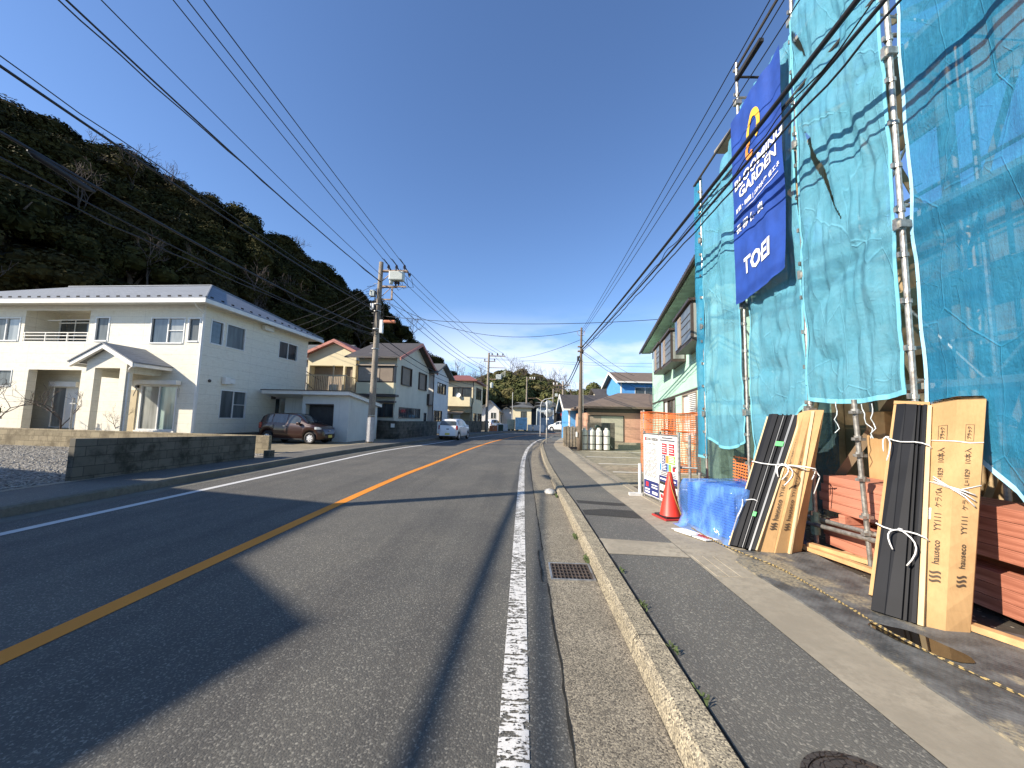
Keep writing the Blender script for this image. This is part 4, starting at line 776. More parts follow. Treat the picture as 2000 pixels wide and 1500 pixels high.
# high voltage lines: pole 1 crossarm to the near left pole
for nm, a, q in (('leftmost', (-7.67, 20.5, 9.95), (-7.8, 7.44, 10.58)), ('middle', (-7.22, 20.5, 9.95), (-7.1, 7.06, 10.12)), ('rightmost', (-6.77, 20.5, 9.95), (-6.4, 6.7, 9.68))):
    cable(f'{nm} of three thin high wires from the top crossarm of the tall pole, near side', a, thr(a, q, 1.9), .12, .013)
cable('thick twin bundle cable running from the tall pole to the top left corner', (-8.05, 20.5, 9.0), thr((-8.05, 20.5, 9.0), (-8.2, 5.93, 8.8), 1.12), .2, .02)
cable('thinner cable twisted beside the thick bundle at the top left', (-8.05, 20.5, 8.95), thr((-8.05, 20.5, 8.95), (-8.15, 5.8, 8.62), 1.12), .12, .014, wob=2)
cable('single wire carrying a white marker ring above the thick bundle at the top left', (-7.95, 20.5, 9.3), thr((-7.95, 20.5, 9.3), (-8.2, 6.45, 9.39), 1.15), .15, .012)
cable('long cable leaving the left edge of the view above the wooded hill', (-8.1, 20.5, 7.3), (-8.25, 4.3, 6.85), .2, .024)
cable('thin lashing wire running above the long cable over the wooded hill', (-8.1, 20.5, 7.35), (-8.25, 4.3, 6.98), .12, .010, wob=5)
cable('low thick telephone cable crossing the dark hillside from the left edge', (-8.1, 20.5, 6.2), (-8.3, 4.3, 5.9), .3, .028)
cable('lower thin telephone cable crossing the dark hillside', (-8.1, 20.5, 5.9), (-8.3, 4.3, 5.5), .28, .014); cable('second lower telephone cable crossing the dark hillside', (-8.1, 20.5, 6.0), (-8.3, 4.3, 5.2), .25, .014, wob=7)
def at(x, y, X):  # point on the plane x = X seen along a known bearing, used once for cable fittings
    return None
for i, (x, y, z, lab) in enumerate(((-8.08, 8.9, 8.9, 'grey cable clamp on the thick bundle at the top left'), (-8.08, 8.2, 9.25, 'white marker ring on the single wire at the top left'), (-8.0, 16.2, 9.2, 'small white clamp on the single wire near the tall pole'))):
    pass
# splice closure on the low cable
tag(MB().tube([(-8.29, 5.75, 5.80), (-8.29, 5.85, 5.78), (-8.28, 6.6, 5.69), (-8.27, 6.75, 5.70)], [.02, .055, .055, .02], 10).build('splice_closure', M_cable, smooth=True), 'fat black splice closure hanging on the low telephone cable at the left', 'cable closure')
# roadside lines onward to pole 2
for k, (nm, x0, x1) in enumerate((('left', -7.45, -3.5), ('middle', -7.0, -2.9), ('right', -6.55, -2.3))):
    cable(f'{nm} high wire between the tall pole and the far left pole', (x0, 21.1, 9.7), (x1, 42.2, 8.85), .45, .013)
for k, z in enumerate((8.5, 8.1, 7.7)):
    cable(('upper', 'middle', 'lower')[k] + ' low service cable between the tall pole and the far left pole', (-7.4, 20.6, z), (-3.9, 42.2, 7.1 - .35 * k), .5, .016)
cable('drooping telephone cable along the cream gabled house to the far left pole', (-8.1, 20.6, 6.1), (-4.0, 42.2, 5.3), .9, .024); cable('lowest drooping telephone cable along the cream gabled house', (-8.1, 20.6, 5.7), (-4.0, 42.2, 4.7), .8, .016)
for k in range(3): cable(('left', 'middle', 'right')[k] + ' wire running from the far left pole towards the hill', (-3.5 + .6 * k, 42.2, 8.8), (-.2 + .7 * k, 62, 8.2), .35, .014)
# cables to the house roofs on the left
for k, (z, y2, z2) in enumerate(((9.0, 30, 8.9), (8.7, 29, 8.2), (8.4, 28, 7.6), (8.1, 27.5, 7.1))):
    cable(('top', 'second', 'third', 'lowest')[k] + ' service wire from the tall pole towards the cream house roof', (-8.17, 20.6, z), (-19.5 + k, y2, z2), .25, .011)
cable('long wire crossing the street from the tall pole to the mint green house', (-8.0, 20.6, 7.1), (6.6, 17.5, 6.35), .35, .014); cable('wire sagging across the street from the tall pole to the slim brown pole', (-7.9, 20.6, 8.0), (2.98, 20.1, 6.35), 1.05, .012)
cable('wire crossing from the far left pole to the slim brown pole', (-2.2, 42.2, 8.4), (2.98, 20.1, 5.85), .4, .012)
cable('upper of two long distant wires crossing in front of the clouds', (-9, 60, 11.3), (26, 60, 11.0), .4, .018); cable('lower of two long distant wires crossing in front of the clouds', (-9, 60, 11.2), (26, 60, 10.3), .35, .018)
P7 = pole('utility_pole', 'concrete utility pole on the left sidewalk far behind the camera', -8.3, -27, 11.4, .17, .11, M_pole)
cable('thick low telephone bundle behind the camera on the left side of the road', (-8.3, 4.2, 5.25), (-8.35, -27, 5.6), .5, .045); cable('thin low telephone cable behind the camera on the left side of the road', (-8.3, 4.2, 5.6), (-8.3, -27, 5.8), .4, .03)
# right-hand bundle
cable('thickest cable of the bundle sweeping up to the right in front of the blue nets', (3.02, 20.1, 5.42), (2.72, -16, 6.1), .42, .030, 40); cable('second thick cable of the bundle in front of the blue nets', (3.02, 20.1, 5.25), (2.86, -16, 5.9), .45, .020, 40)
cable('thin looping lashed cable under the bundle in front of the blue nets', (3.02, 20.1, 5.15), (2.86, -16, 5.8), .5, .012, 160, wob=3); cable('thin wavy wire in the bundle in front of the blue nets', (3.02, 20.1, 5.3), (2.8, -16, 5.85), .42, .008, 160, wob=11)
for k in range(3): cable(('left', 'middle', 'right')[k] + ' fine wire rising from the slim brown pole past the banner', (3.0, 20.1, 6.3 - .12 * k), (2.7 + .12 * k, -16, 7.9 - .3 * k), .35, .008, 30)
for k, (a, b) in enumerate((((3.0, 20.1, 5.9), (8.2, 28.5, 5.0)), ((3.0, 20.1, 5.3), (7.6, 22.8, 3.6)), ((3.0, 20.1, 5.2), (9, 27, 3.5)))): cable(('upper', 'middle', 'lower')[k] + ' drop wire from the slim brown pole down to the houses at the right', a, b, .2, .01)
cable('thick drooping cable from the slim brown pole back to the far pole', (2.95, 20.2, 5.0), (4.2, 46, 5.75), .75, .03); cable('second drooping cable from the slim brown pole back to the far pole', (2.98, 20.2, 4.8), (4.3, 46, 5.7), .85, .03)

# ------------------------------------------------------------ scaffold
SC = thing('scaffolding', 'galvanised pipe scaffolding carrying the blue nets in front of the house under construction', 'scaffolding', (0, 0, 0))
def coupler(mb, x, y, z): mb.box(x - .05, x + .05, y - .045, y + .045, z - .035, z + .035); mb.box(x - .07, x + .02, y - .02, y + .02, z - .05, z + .06)
ups = [(3.6, 7.68, 6.7), (3.6, 6.27, 7.85), (3.6, 4.92, 7.9), (3.6, 3.63, 8.0), (3.62, 2.2, 8.0), (3.62, .6, 8.0), (3.6, -1.0, 8.0)]
for x, y, h in ups:
    mb = MB(); mb.tube([(x, y, .1 + (h - .1) * k / 6) for k in range(7)], .0245, 12)
    for k in range(20):
        z = .5 + k * .45
        if z < h: mb.tube([(x, y, z - .02), (x, y, z + .02)], .034, 10); mb.box(x - .06, x - .02, y - .012, y + .012, z - .02, z + .03)
    for z in (1.75, 3.5, 5.3, 7.1):
        if z < h: coupler(mb, x, y, z)
    mb.tube([(x, y, .09), (x, y, .1)], .07, 12); mb.build('upright', M_metal, SC)
for x, y, h in ups:
    MB().tube([(4.35, y, .1), (4.35, y, h + .2)], .0245, 8).build('upright', M_metal, SC)
mb = MB()
mb.tube([(3.6, 6.25, 7.75), (3.6, 3, 7.85)], .024).tube([(3.56, 7.9, 6.62), (3.56, 6.2, 6.75)], .024).tube([(3.56, 7.7, 6.0), (3.56, 2, 6.0)], .02)
mb.build('rail', mat('dark_pipe', (.06, .055, .05), .6, .2), SC)
for z in (2.0, 3.7, 5.5, 7.2):
    MB().tube([(4.35, -3, z), (4.35, 7.7, z)], .02).tube([(4.35, -3, z + .45), (4.35, 7.7, z + .45)], .02).build('ledger', M_metal, SC)
    MB().box(3.85, 4.3, -3, 7.6, z - .06, z).build('deck', mat('scaffold_deck', (.33, .31, .27), .6, .25, 3, .3), SC)
    for x, y, h in ups: 
        if z < h: MB().tube([(3.6, y, z), (4.35, y, z)], .02).build('transom', M_metal, SC)
for i in range(len(ups) - 1):
    y0, y1 = ups[i][1], ups[i + 1][1]
    for k, z in enumerate((2.0, 3.8, 5.6)): MB().tube([(4.28, y0, z), (4.28, y1, z + 1.7)] if (i + k) % 2 else [(4.28, y1, z), (4.28, y0, z + 1.7)], .015).build('brace', M_metal, SC)
MB().tube([(3.62, 6.3, 7.62), (4.6, 6.2, 7.5)], .02).box(3.55, 3.62, 5.55, 6.25, 7.5, 7.56).build('bracket', M_darkint, SC)
MB().tube([(3.655, 5.1, .42), (3.655, 3.4, .50)], .0245, 10).tube([(3.57, 5.1, .36), (3.57, 4.0, .43)], .0245, 10).build('ledger', M_metal, SC)
mb = MB().tube([(3.6, 4.93, .25), (3.6, 4.93, .52)], .05, 8); mb.build('green_coupler', mat('green_worn_paint', (.20, .33, .26), .6, .3, 20), SC)
# short leaning pipe under the net
lp_ = MB(); lp_.tube([(3.61, 4.20, .1), (3.50, 4.16, 1.85)], .0245, 10)
for z in (.45, .62, 1.0, 1.25, 1.42, 1.7): lp_.tube([(3.615 - .063 * z, 4.20 - .023 * z, z), (3.615 - .063 * z, 4.20 - .023 * z, z + .05)], .037, 8); lp_.box(3.56 - .063 * z, 3.67 - .063 * z, 4.17 - .023 * z, 4.22 - .023 * z, z, z + .03)
tag(lp_.build('scaffold_pipe', M_metal), 'leaning rusty scaffold pipe with couplers in front of the red timber', 'pipe')

# house under construction seen through the nets
M_ply = mat('plywood', (.36, .26, .15), .8, .2, 3); M_post = mat('pine_post', (.50, .37, .21), .75, .2, 6, bump=.2); M_sheet = mat('grey_house_wrap', (.30, .31, .31), .7, .12, 1.2)
HU = thing('unfinished_house', 'timber framed house under construction behind the blue nets and scaffolding', 'house', (4.9, 0, 0))
for y in (8.0, 7.1, 6.2, 5.3, 4.4, 3.5, 2.6, 1.7, .8, -.1, -1.0, -2.0): MB().box(0, .105, y - .0525, y + .0525, .5, 6.2).build('post', M_post, HU)
for z in (.4, 3.1, 6.2): MB().box(-.01, .12, -2.2, 8.06, z, z + .24).build('beam', M_post, HU)
mb = MB()
def panel(y0, y1, z0, z1): mb.box(.125, .15, y0, y1, z0, z1)
for a, b in ((7.1, 8.0), (5.3, 6.2), (2.6, 3.5), (-.1, .8)): panel(a, b, .6, 6.3)
for a, b in ((6.2, 7.1), (4.4, 5.3), (3.5, 4.4), (1.7, 2.6), (.8, 1.7), (-2, -.1)):
    panel(a, b, .6, 1.2); panel(a, b, 2.5, 4.0); panel(a, b, 5.3, 6.3)
mb.build('wall_panel', M_ply, HU)
mb = MB()
for k, (a, b) in enumerate(((6.2, 7.1), (4.4, 5.3), (3.5, 4.4), (1.7, 2.6), (.8, 1.7), (-1, -.1))):
    for z in (.6, 3.4): mb.tube([(.05, a if k % 2 else b, z), (.05, b if k % 2 else a, z + 2.5)], .04, 4)
mb.build('wall_brace', M_post, HU)
MB().box(2.2, 2.3, -2, 8, .5, 2.9).box(2.2, 2.3, -2, 3.2, 3.4, 6.2).build('inner_wall', M_ply, HU); MB().box(.2, 6, -2, 8, 3.12, 3.3).build('floor', M_ply, HU); MB().box(0, 6, -2.1, 8.05, .05, .4).build('foundation', M_conc, HU)
MB().box(6, 6.1, -2, 8, .5, 2.6).build('back_wall', M_ply, HU)
for k in range(12):
    y = 8 - k * .91; MB().prism([(-.5, y - .03, 6.45), (3.1, y - .03, 8.3), (3.1, y - .03, 8.4), (-.5, y - .03, 6.55)], (0, .06, 0)).build('rafter', M_post, HU)
MB().prism([(-.6, -2.5, 6.56), (3.1, -2.5, 8.42), (6.8, -2.5, 6.56), (6.8, -2.5, 6.5), (3.1, -2.5, 8.36), (-.6, -2.5, 6.5)], (0, 6.4, 0)).build('roof', M_ply, HU)

# nets
def netmat(name, c1, c2, dens, trans=.35):
    t = NT(name); p = t.obj(); n1 = t.noise(p, 2.2, 7, .65); n2 = t.noise(t.scale(p, (1, 4, 1)), 2.5, 8, .75); w = t.noise(p, 8, 6, .7)
    wp = t.n.new('ShaderNodeVectorMath'); wp.operation = 'ADD'; t.lnk(t.scale(p, (1, 1.35, .55)), wp.inputs[0]); nn = t.n.new('ShaderNodeTexNoise'); nn.inputs['Scale'].default_value = 1.1; nn.inputs['Detail'].default_value = 4; t.lnk(p, nn.inputs['Vector']); sc2 = t.n.new('ShaderNodeVectorMath'); sc2.operation = 'SCALE'; sc2.inputs['Scale'].default_value = .16; t.l.new(nn.outputs['Color'], sc2.inputs[0]); t.l.new(sc2.outputs[0], wp.inputs[1])
    e1 = t.ramp(t.vor(wp.outputs[0], 1.5, 'DISTANCE_TO_EDGE'), .014, .0); e2 = t.ramp(t.vor(wp.outputs[0], 4.3, 'DISTANCE_TO_EDGE'), .024, .0); rd = t.math('ADD', t.math('MULTIPLY', e1, .6), t.math('MULTIPLY', t.math('MULTIPLY', e2, .55), t.ramp(n2, .45, .65)), clamp=True)
    c = t.mix(t.ramp(n1, .3, .7), c1, c2); c = t.mix(t.math('MULTIPLY', rd, .3), c, c3(c2, 1.4))  # crease lines paled in the colour to stand for lit fold ridges
    t.bump(t.math('ADD', t.math('MULTIPLY', w, 1.0), t.math('ADD', t.math('MULTIPLY', rd, .5), t.math('MULTIPLY', t.noise(t.scale(p, (1, 3.2, .5)), 3, 5, .6), 1.3))), .6, .04)
    d = t.b; t.lnk(c, d.inputs['Base Color']); d.inputs['Roughness'].default_value = .75; d.inputs['Specular IOR Level'].default_value = .25
    tl_ = t.n.new('ShaderNodeBsdfTranslucent'); t.lnk(c, tl_.inputs[0]); m1 = t.n.new('ShaderNodeMixShader'); m1.inputs[0].default_value = trans; t.l.new(d.outputs[0], m1.inputs[1]); t.l.new(tl_.outputs[0], m1.inputs[2])
    tp = t.n.new('ShaderNodeBsdfTransparent'); m2 = t.n.new('ShaderNodeMixShader')
    al = t.math('ADD', dens, t.math('ADD', t.math('MULTIPLY', t.math('SUBTRACT', w, .5), .35), t.math('MULTIPLY', rd, .12)), clamp=True)
    t.lnk(al, m2.inputs[0]); t.l.new(tp.outputs[0], m2.inputs[1]); t.l.new(m1.outputs[0], m2.inputs[2]); t.l.new(m2.outputs[0], t.out.inputs[0]); return t.m
M_net = netmat('cyan_net', (.12, .41, .55), (.17, .47, .61), .86); M_netb = netmat('deep_blue_net', (.02, .22, .41), (.04, .30, .51), .70, .3); M_hem = mat('net_hem', (.15, .44, .55), .7, .1, 12); M_hemb = mat('bright_net_hem', (.34, .62, .80), .7, .1, 12)
def nz3(a, b, c): return noise.noise(Vector((a, b, c)))
def folds(y, z, s, amp):
    v = .6 * nz3(y * 3.2 + s, z * .5, s) + .4 * nz3(y * 7.5, z * .9 + s, s + 3) + .2 * nz3(y * 15, z * 2.2, s)
    dg = 1 - abs(nz3(y * 1.6 + z * .9 + s, z * 1.1 - y * .8, s + 9)) * 3.0
    return amp * (v + .45 * max(0, dg))
def net(name, label, ya, yb, ztop, zbot, seed, m, X=3.55, amp=.09, nh=36, nv=110, hem=True, hemside=True, hm=None, slits=()):
    hm = hm or M_hem
    T = ztop if callable(ztop) else (lambda t: ztop); B = zbot if callable(zbot) else (lambda t: zbot)
    N = thing(name, label, 'net', (X, (ya + yb) / 2, 0), 0, 'construction nets on the scaffolding'); yc = (ya + yb) / 2
    def P(s, t):
        y = ya + (yb - ya) * s; z = B(s) + (T(s) - B(s)) * t; edge = min(1, min(s, 1 - s) * 5) ** .6
        bow = -.10 * math.sin(math.pi * s) * math.sin(math.pi * min(1, t * 1.0)) * .6
        ev = .006 * math.sin(z * 7 + seed) + .03 * nz3(0, z * 1.3, seed + s * 5)
        return (bow + folds(y, z, seed, amp) * (0.35 + .65 * edge) * 1.25, y - yc + ev * (1 - edge), z)
    mb = MB(); mb.grid([[P(i / nh, j / nv) for i in range(nh + 1)] for j in range(nv + 1)])
    if slits:
        keep = []
        for f in mb.f:
            c_ = [sum(mb.v[q][k] for q in f) / 4 for k in range(3)]; ok = True
            for (y0, z0, y1, z1, w) in slits:
                ay, az_ = y0 - yc, z0; dy_, dz_ = y1 - y0, z1 - z0; L_2 = math.hypot(dy_, dz_); u_ = ((c_[1] - ay) * dy_ + (c_[2] - az_) * dz_) / L_2 ** 2; q_ = abs((c_[1] - ay) * dz_ - (c_[2] - az_) * dy_) / L_2
                if 0 < u_ < 1 and q_ < w * math.sin(math.pi * u_ ** .7): ok = False
            if ok: keep.append(f)
        mb.f = keep; mb.m = [0] * len(keep)
    mb.build('mesh', m, N, smooth=True)
    if hem: mb = MB(); mb.grid([[(P(i / nh, j)[0] - .006, P(i / nh, 0)[1], P(i / nh, 0)[2] + j * .0 + k) for i in range(nh + 1)] for j, k in ((0, -.005), (0, .045))]); mb.build('hem', hm, N, smooth=True)
    if hemside:
        for s, e in ((0, .06), (1, .94)):
            mb = MB(); mb.grid([[tuple(np.array(P(s, j / nv)) + np.array((-.006, 0, 0))) for j in range(nv + 1)], [tuple(np.array(P(s, j / nv)) + np.array((-.008, (.035 if s == 0 else -.035) * (1 if yb > ya else -1), 0))) for j in range(nv + 1)]]); mb.build('hem', hm, N, smooth=True)
        mb = MB()
        for k in range(14):
            z = B(0) + (T(0) - B(0)) * (k + .5) / 14; a = P(0, (k + .5) / 14); mb.tube([(a[0] - .01, a[1] - .0, a[2]), (a[0] + .05, a[1] - .06, a[2] + .02)], .004, 4)
        mb.build('tie', M_cable, N)
    return N
net('scaffold_net', 'narrow folded end net at the far left corner of the scaffolding', 7.98, 7.62, 6.7, .9, 2.1, netmat('blue_end_net', (.03, .25, .42), (.06, .36, .55), .9), 3.58, .05, 12, 60, hemside=False)
net('scaffold_net', 'net between the far corner and the blue banner with a sagging lower edge', 7.60, 6.33, lambda s: 6.0 + .75 * s ** 1.2, lambda s: 1.28 - .25 * math.sin(math.pi * s) * .6 - (.0 if s < .9 else 0), 4.7, M_net, 3.57)
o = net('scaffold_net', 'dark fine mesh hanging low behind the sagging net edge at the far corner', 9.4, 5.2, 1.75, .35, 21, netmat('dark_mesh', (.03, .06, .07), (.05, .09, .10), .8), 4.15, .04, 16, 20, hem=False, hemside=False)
net('scaffold_net', 'net hanging behind and below the blue banner', 6.22, 4.98, 7.0, lambda s: .95 + .9 * s ** 1.5, 7.7, M_net, 3.62, .12)
net('scaffold_net', 'bright cyan net to the right of the blue banner ending above the cartons', 4.90, 3.66, lambda s: 7.1 + 1.0 * min(1, s * 2.2), lambda s: 1.88 - .06 * math.sin(math.pi * s), 11.3, M_net, 3.56, .09, 110, 330, slits=((4.72, 5.35, 4.22, 3.85, .035), (4.86, 6.9, 4.66, 6.3, .045)))
net('scaffold_net', 'deep blue see-through net at the right edge hanging lowest', 3.60, 1.2, 8.2, lambda s: max(.98, 1.78 - 1.5 * s * 1.9) if s < .28 else .975, 15.9, M_netb, 3.66, .05, 46, 110, hm=M_hemb)
# loose ties below the net
for k, (y, z) in enumerate(((4.45, 1.84), (4.12, 1.80), (4.0, 1.8))):
    mb = MB(); pts = [(3.54, y, z)]; 
    for j in range(7): pts.append((3.54 + .02 * math.sin(j * 1.7 + k), y - .02 * j * (k % 2) + .015 * math.sin(j * 2.3 + k), z - .05 * (j + 1)))
    tag(mb.tube(pts, .005, 5).build('tie_cord', mat('pale_cord', (.6, .68, .7), .7)), ('left', 'middle', 'right')[k] + ' of the three loose pale cords dangling from the lower edge of the cyan net', 'cord', 'loose tie cords')

# banner
BN = thing('banner', 'tall royal blue builder banner with a yellow emblem and white lettering tied to the scaffolding', 'banner', (3.47, 5.63, 0))
def bp(s, t, o=0):     # s 0..1 from far to near, t 0..1 bottom to top
    y = .64 - 1.27 * s; zt = 6.72 + .14 * s; zb = 3.52 + .12 * s + .0 * s - .04 * math.sin(math.pi * s); z = zb + (zt - zb) * t
    w = .035 * nz3(s * 3.1, t * 2.2, 5) + .018 * nz3(s * 8, t * 5, 1) + .05 * max(0, .22 - t) * math.sin(s * 9) - .06 * (1 - t) ** 3 * s
    return (w - o, y, z)
mb = MB(); mb.grid([[bp(i / 24, j / 60) for i in range(25)] for j in range(61)]); mb.build('cloth', mat('royal_blue_cloth', (.012, .055, .29), .75, .18, 2.5, bump=.25, bsc=9), BN, smooth=True)
def textmesh(body, size, m, parent, fn, name='lettering', align='CENTER', bold=0.0, shear=0, sx=1.0):
    cu = bpy.data.curves.new('text', 'FONT'); cu.body = body; cu.size = size; cu.align_x = align; cu.align_y = 'CENTER'; cu.offset = bold; cu.shear = shear; cu.resolution_u = 2; cu.fill_mode = 'FRONT'
    o = bpy.data.objects.new('text', cu); COL.objects.link(o); dg = bpy.context.evaluated_depsgraph_get(); me = bpy.data.meshes.new_from_object(o.evaluated_get(dg)); bpy.data.objects.remove(o)
    for v in me.vertices: v.co = fn(v.co.x * sx, v.co.y)
    me.materials.clear(); me.materials.append(m); me.name = name
    q = bpy.data.objects.new(name, me); COL.objects.link(q); q.parent = parent; return q
M_ink = mat('white_ink', (.76, .76, .76), .7, .03); M_yel = mat('yellow_ink', (.80, .46, .05), .7, .05); M_org = mat('orange_ink', (.75, .27, .05), .7, .05)
BH = 3.2
def bf(cs, ct): return lambda x, y: bp(cs + x / 1.27, ct + y / BH, .012)
textmesh('BLOOMING', .235, M_ink, BN, bf(.54, .615), bold=.006); textmesh('GARDEN', .235, M_ink, BN, bf(.54, .55), bold=.006)
textmesh('耐震・制震 | ZEH水準 省エネ', .085, M_ink, BN, bf(.52, .475), bold=.002); textmesh('長 期 優 良', .15, M_ink, BN, bf(.36, .375), bold=.003); textmesh('TOEI', .36, M_ink, BN, bf(.5, .155), bold=.012, sx=.85)
mb = MB(); mb.grid([[bp(.08 + .84 * i / 16, .445 + k, .012) for i in range(17)] for k in (0, .003)]); mb.build('underline', M_ink, BN)
def ring(cs, ct, rx_, ry_, w, a0, a1, m, tilt):
    g = MB(); n = 30; A = []; B_ = []
    for i in range(n + 1):
        a = a0 + (a1 - a0) * i / n; 
        for lst, k in ((A, 1), (B_, 1 - w)):
            x, y = rx_ * k * math.cos(a), ry_ * k * math.sin(a); xr = x * math.cos(tilt) - y * math.sin(tilt); yr = x * math.sin(tilt) + y * math.cos(tilt); lst.append(bp(cs + xr / 1.27, ct + yr / BH, .012 if m is M_yel else .014))
    g.grid([A, B_]); return g.build('emblem', m, BN)
ring(.50, .80, .17, .27, .42, -.9, math.pi * 1.35, M_yel, -.15); ring(.42, .715, .11, .15, .6, math.pi * .6, math.pi * 1.9, M_org, -.3)
# ------------------------------------------------------------ leaning panels and cartons
M_card = NT('cardboard'); t = M_card; p = t.obj(); n1 = t.noise(p, 3, 6, .6); n2 = t.noise(t.scale(p, (30, 30, 1.2)), 2, 3); c = t.mix(t.ramp(n1, .3, .7), (.40, .25, .115), (.49, .315, .15)); c = t.mix(t.ramp(n2, .3, .8), c, t.mix(1.0, c, (.9, .9, .9), 'MULTIPLY')); t.bump(n1, .2, .02); M_card = t.fin(c, .85, spec=.2)
M_cardl = mat('pale_card_edge', (.58, .44, .25), .85, .1, 6); M_bpan = mat('charcoal_metal_panel', (.012, .013, .016), .62, .15, 3, spec=.2); M_bpan2 = mat('dark_grey_panel', (.05, .053, .058), .4, .15, 3); M_print = mat('black_print', (.06, .04, .025), .8); M_string = mat('white_string', (.72, .72, .70), .6, .08)
def lerp(a, b, t): return tuple(a[i] + (b[i] - a[i]) * t for i in range(3))
class Lean:
    """slab leaning back: BL, BR bottom and TL, TR top corners of its front face"""
    def __init__(s, BL, BR, TL, TR):
        s.c = [Vector(q) for q in (BL, BR, TL, TR)]; s.n = (s.c[1] - s.c[0]).cross(s.c[2] - s.c[0]).normalized()
    def P(s, a, b, o=0):
        BL, BR, TL, TR = s.c; return BL.lerp(BR, a).lerp(TL.lerp(TR, a), b) + s.n * o
    def slab(s, mb, a0, a1, b0, b1, o0, o1):
        q = [s.P(a, b, o) for b in (b0, b1) for a, o in ((a0, o1), (a1, o1), (a1, o0), (a0, o0))]; return mb.hexa(q[:4], q[4:])
    def prof(s, mb, pts, b0=0, b1=1, nb=1):
        """pts: open profile (a, offset)"""
        return mb.grid([[s.P(a, b0 + (b1 - b0) * j / nb, o) for a, o in pts] for j in range(nb + 1)])
# bundle 2 (near)
L2 = Lean((2.775, 3.245, .125), (2.935, 3.03, .125), (3.47, 3.66, 1.765), (3.53, 3.43, 1.745))
PB_ = thing('panel_bundle', 'charcoal trim panels tied in white string, leaning at the left of the near printed carton', 'panel bundle', tuple(L2.P(.5, 0)))
def rel(root, fn):
    o = fn(); o.parent = root; o.matrix_parent_inverse = Matrix.Translation(-root.location); return o
pf_ = [(0, .0), (0, .035), (.30, .05), (.32, .045), (.64, .045), (.66, .02), (.70, .02), (.715, .045), (.745, .045), (.76, .015), (.82, .02), (.84, .05), (.93, .05), (.945, 0)]
mb = MB(); L2.prof(mb, pf_); L2.slab(mb, 0, .94, 0, 1, -.10, .0); rel(PB_, lambda: mb.build('trim_panel', M_bpan))
mb = MB(); L2.slab(mb, .945, 1.06, 0, 1.0, -.09, .035); rel(PB_, lambda: mb.build('card_edge', M_cardl))
mb = MB(); L2.slab(mb, -.10, -.01, .06, 1.015, -.12, .02); L2.slab(mb, -.1, 1.0, 1.002, 1.02, -.14, .03); rel(PB_, lambda: mb.build('card_back', M_card))
def string_loop(LL, b, a0, a1, bow, knots, root, r=.006, o=.07):
    mb = MB(); pts = [LL.P(a0 - .03, b + .01, -.05), LL.P(a0 - .02, b + .005, o * .6)] + [LL.P(a0 + (a1 - a0) * k / 6, b - .008 * math.sin(k) - bow * k / 6, o) for k in range(7)] + [LL.P(a1 + .02, b - bow, -.05)]
    mb.tube(pts, r, 6)
    for a, b2, ln, ang in knots:
        c_ = LL.P(a, b2, o + .01)
        for sgn in (-1, 1):
            q = [c_]; 
            for j in range(1, 8):
                th = j / 7; q.append(LL.P(a + sgn * (.18 + .1 * (sgn > 0)) * math.sin(th * 2.6) * ang, b2 - ln * th * (1.25 if sgn > 0 else .8) + .02 * math.sin(th * 3), o + .012 + .02 * math.sin(th * 3.1)))
            mb.tube(q, r * .95, 6)
        mb.tube([c_ - Vector((0, .012, 0)), c_ + Vector((0, .012, 0))], r * 2.2, 7)
    return rel(root, lambda: mb.build('string', M_string, smooth=True))
string_loop(L2, .37, -.1, 1.06, .02, [(.5, .362, .12, 1.4)], PB_); string_loop(L2, .80, -.1, 1.06, .02, [(-.1, .80, .1, .5)], PB_, r=.005)
C2 = thing('carton', 'tall long brown cardboard carton with printed lettering leaning at the right of the charcoal panels', 'carton', (3.03, 3.0, .12))
LA = Lean((2.925, 3.05, .13), (3.035, 2.965, .115), (3.535, 3.43, 1.77), (3.545, 3.235, 1.80)); LB = Lean((3.035, 2.965, .115), (3.195, 2.955, .115), (3.545, 3.235, 1.80), (3.62, 3.10, 1.80))
mb = MB()
rows = []
for j in range(13):
    b = j / 12; w = .0
    A0, A1, B1 = LA.P(0, b, w), LA.P(1, b, w * .5), LB.P(1, b, -w); bk = Vector((.17, .14, .0)); rows.append([A0, A1, B1, B1 + bk * .75, A0 + bk])
mb.grid(rows, True); mb.quad(*rows[0][::-1]); mb.quad(*rows[-1]); rel(C2, lambda: mb.build('box', M_card))
mb = MB(); 
for k in range(3): q = [LA.P(0, 1.0 + .006 * k, -.01 * k), LB.P(0, 1.0 + .004 * k, .0), LB.P(1, 1.0 + .005 * k, -.01 * k), LB.P(1, 1.0, -.01) + Vector((.1, .1, .02)), LA.P(0, 1.0, 0) + Vector((.12, .1, .02))]; mb.quad(*[v + Vector((0, 0, .004 + .006 * k)) for v in q])
for k in range(3): q = [LA.P(0, -.004 * k, -.01), LA.P(1, -.004 * k, -.01), LB.P(.9, -.002 * k, -.01), LB.P(1, 0, -.1), LA.P(0, 0, -.12)]; mb.quad(*[v - Vector((0, 0, .004 * k)) for v in q])
rel(C2, lambda: mb.build('flap', M_cardl))
def vtext(LL, body, size, a, b, root, wd, ln, bold=.001, flip=1):
    # text runs up the slab
    f = lambda x, y: LL.P(a - y / wd, b + x / ln, .0085)
    cr_ = textmesh(body, size, M_print, None, f, 'lettering', bold=bold); cr_.parent = root; cr_.matrix_parent_inverse = Matrix.Translation(-root.location); return cr_
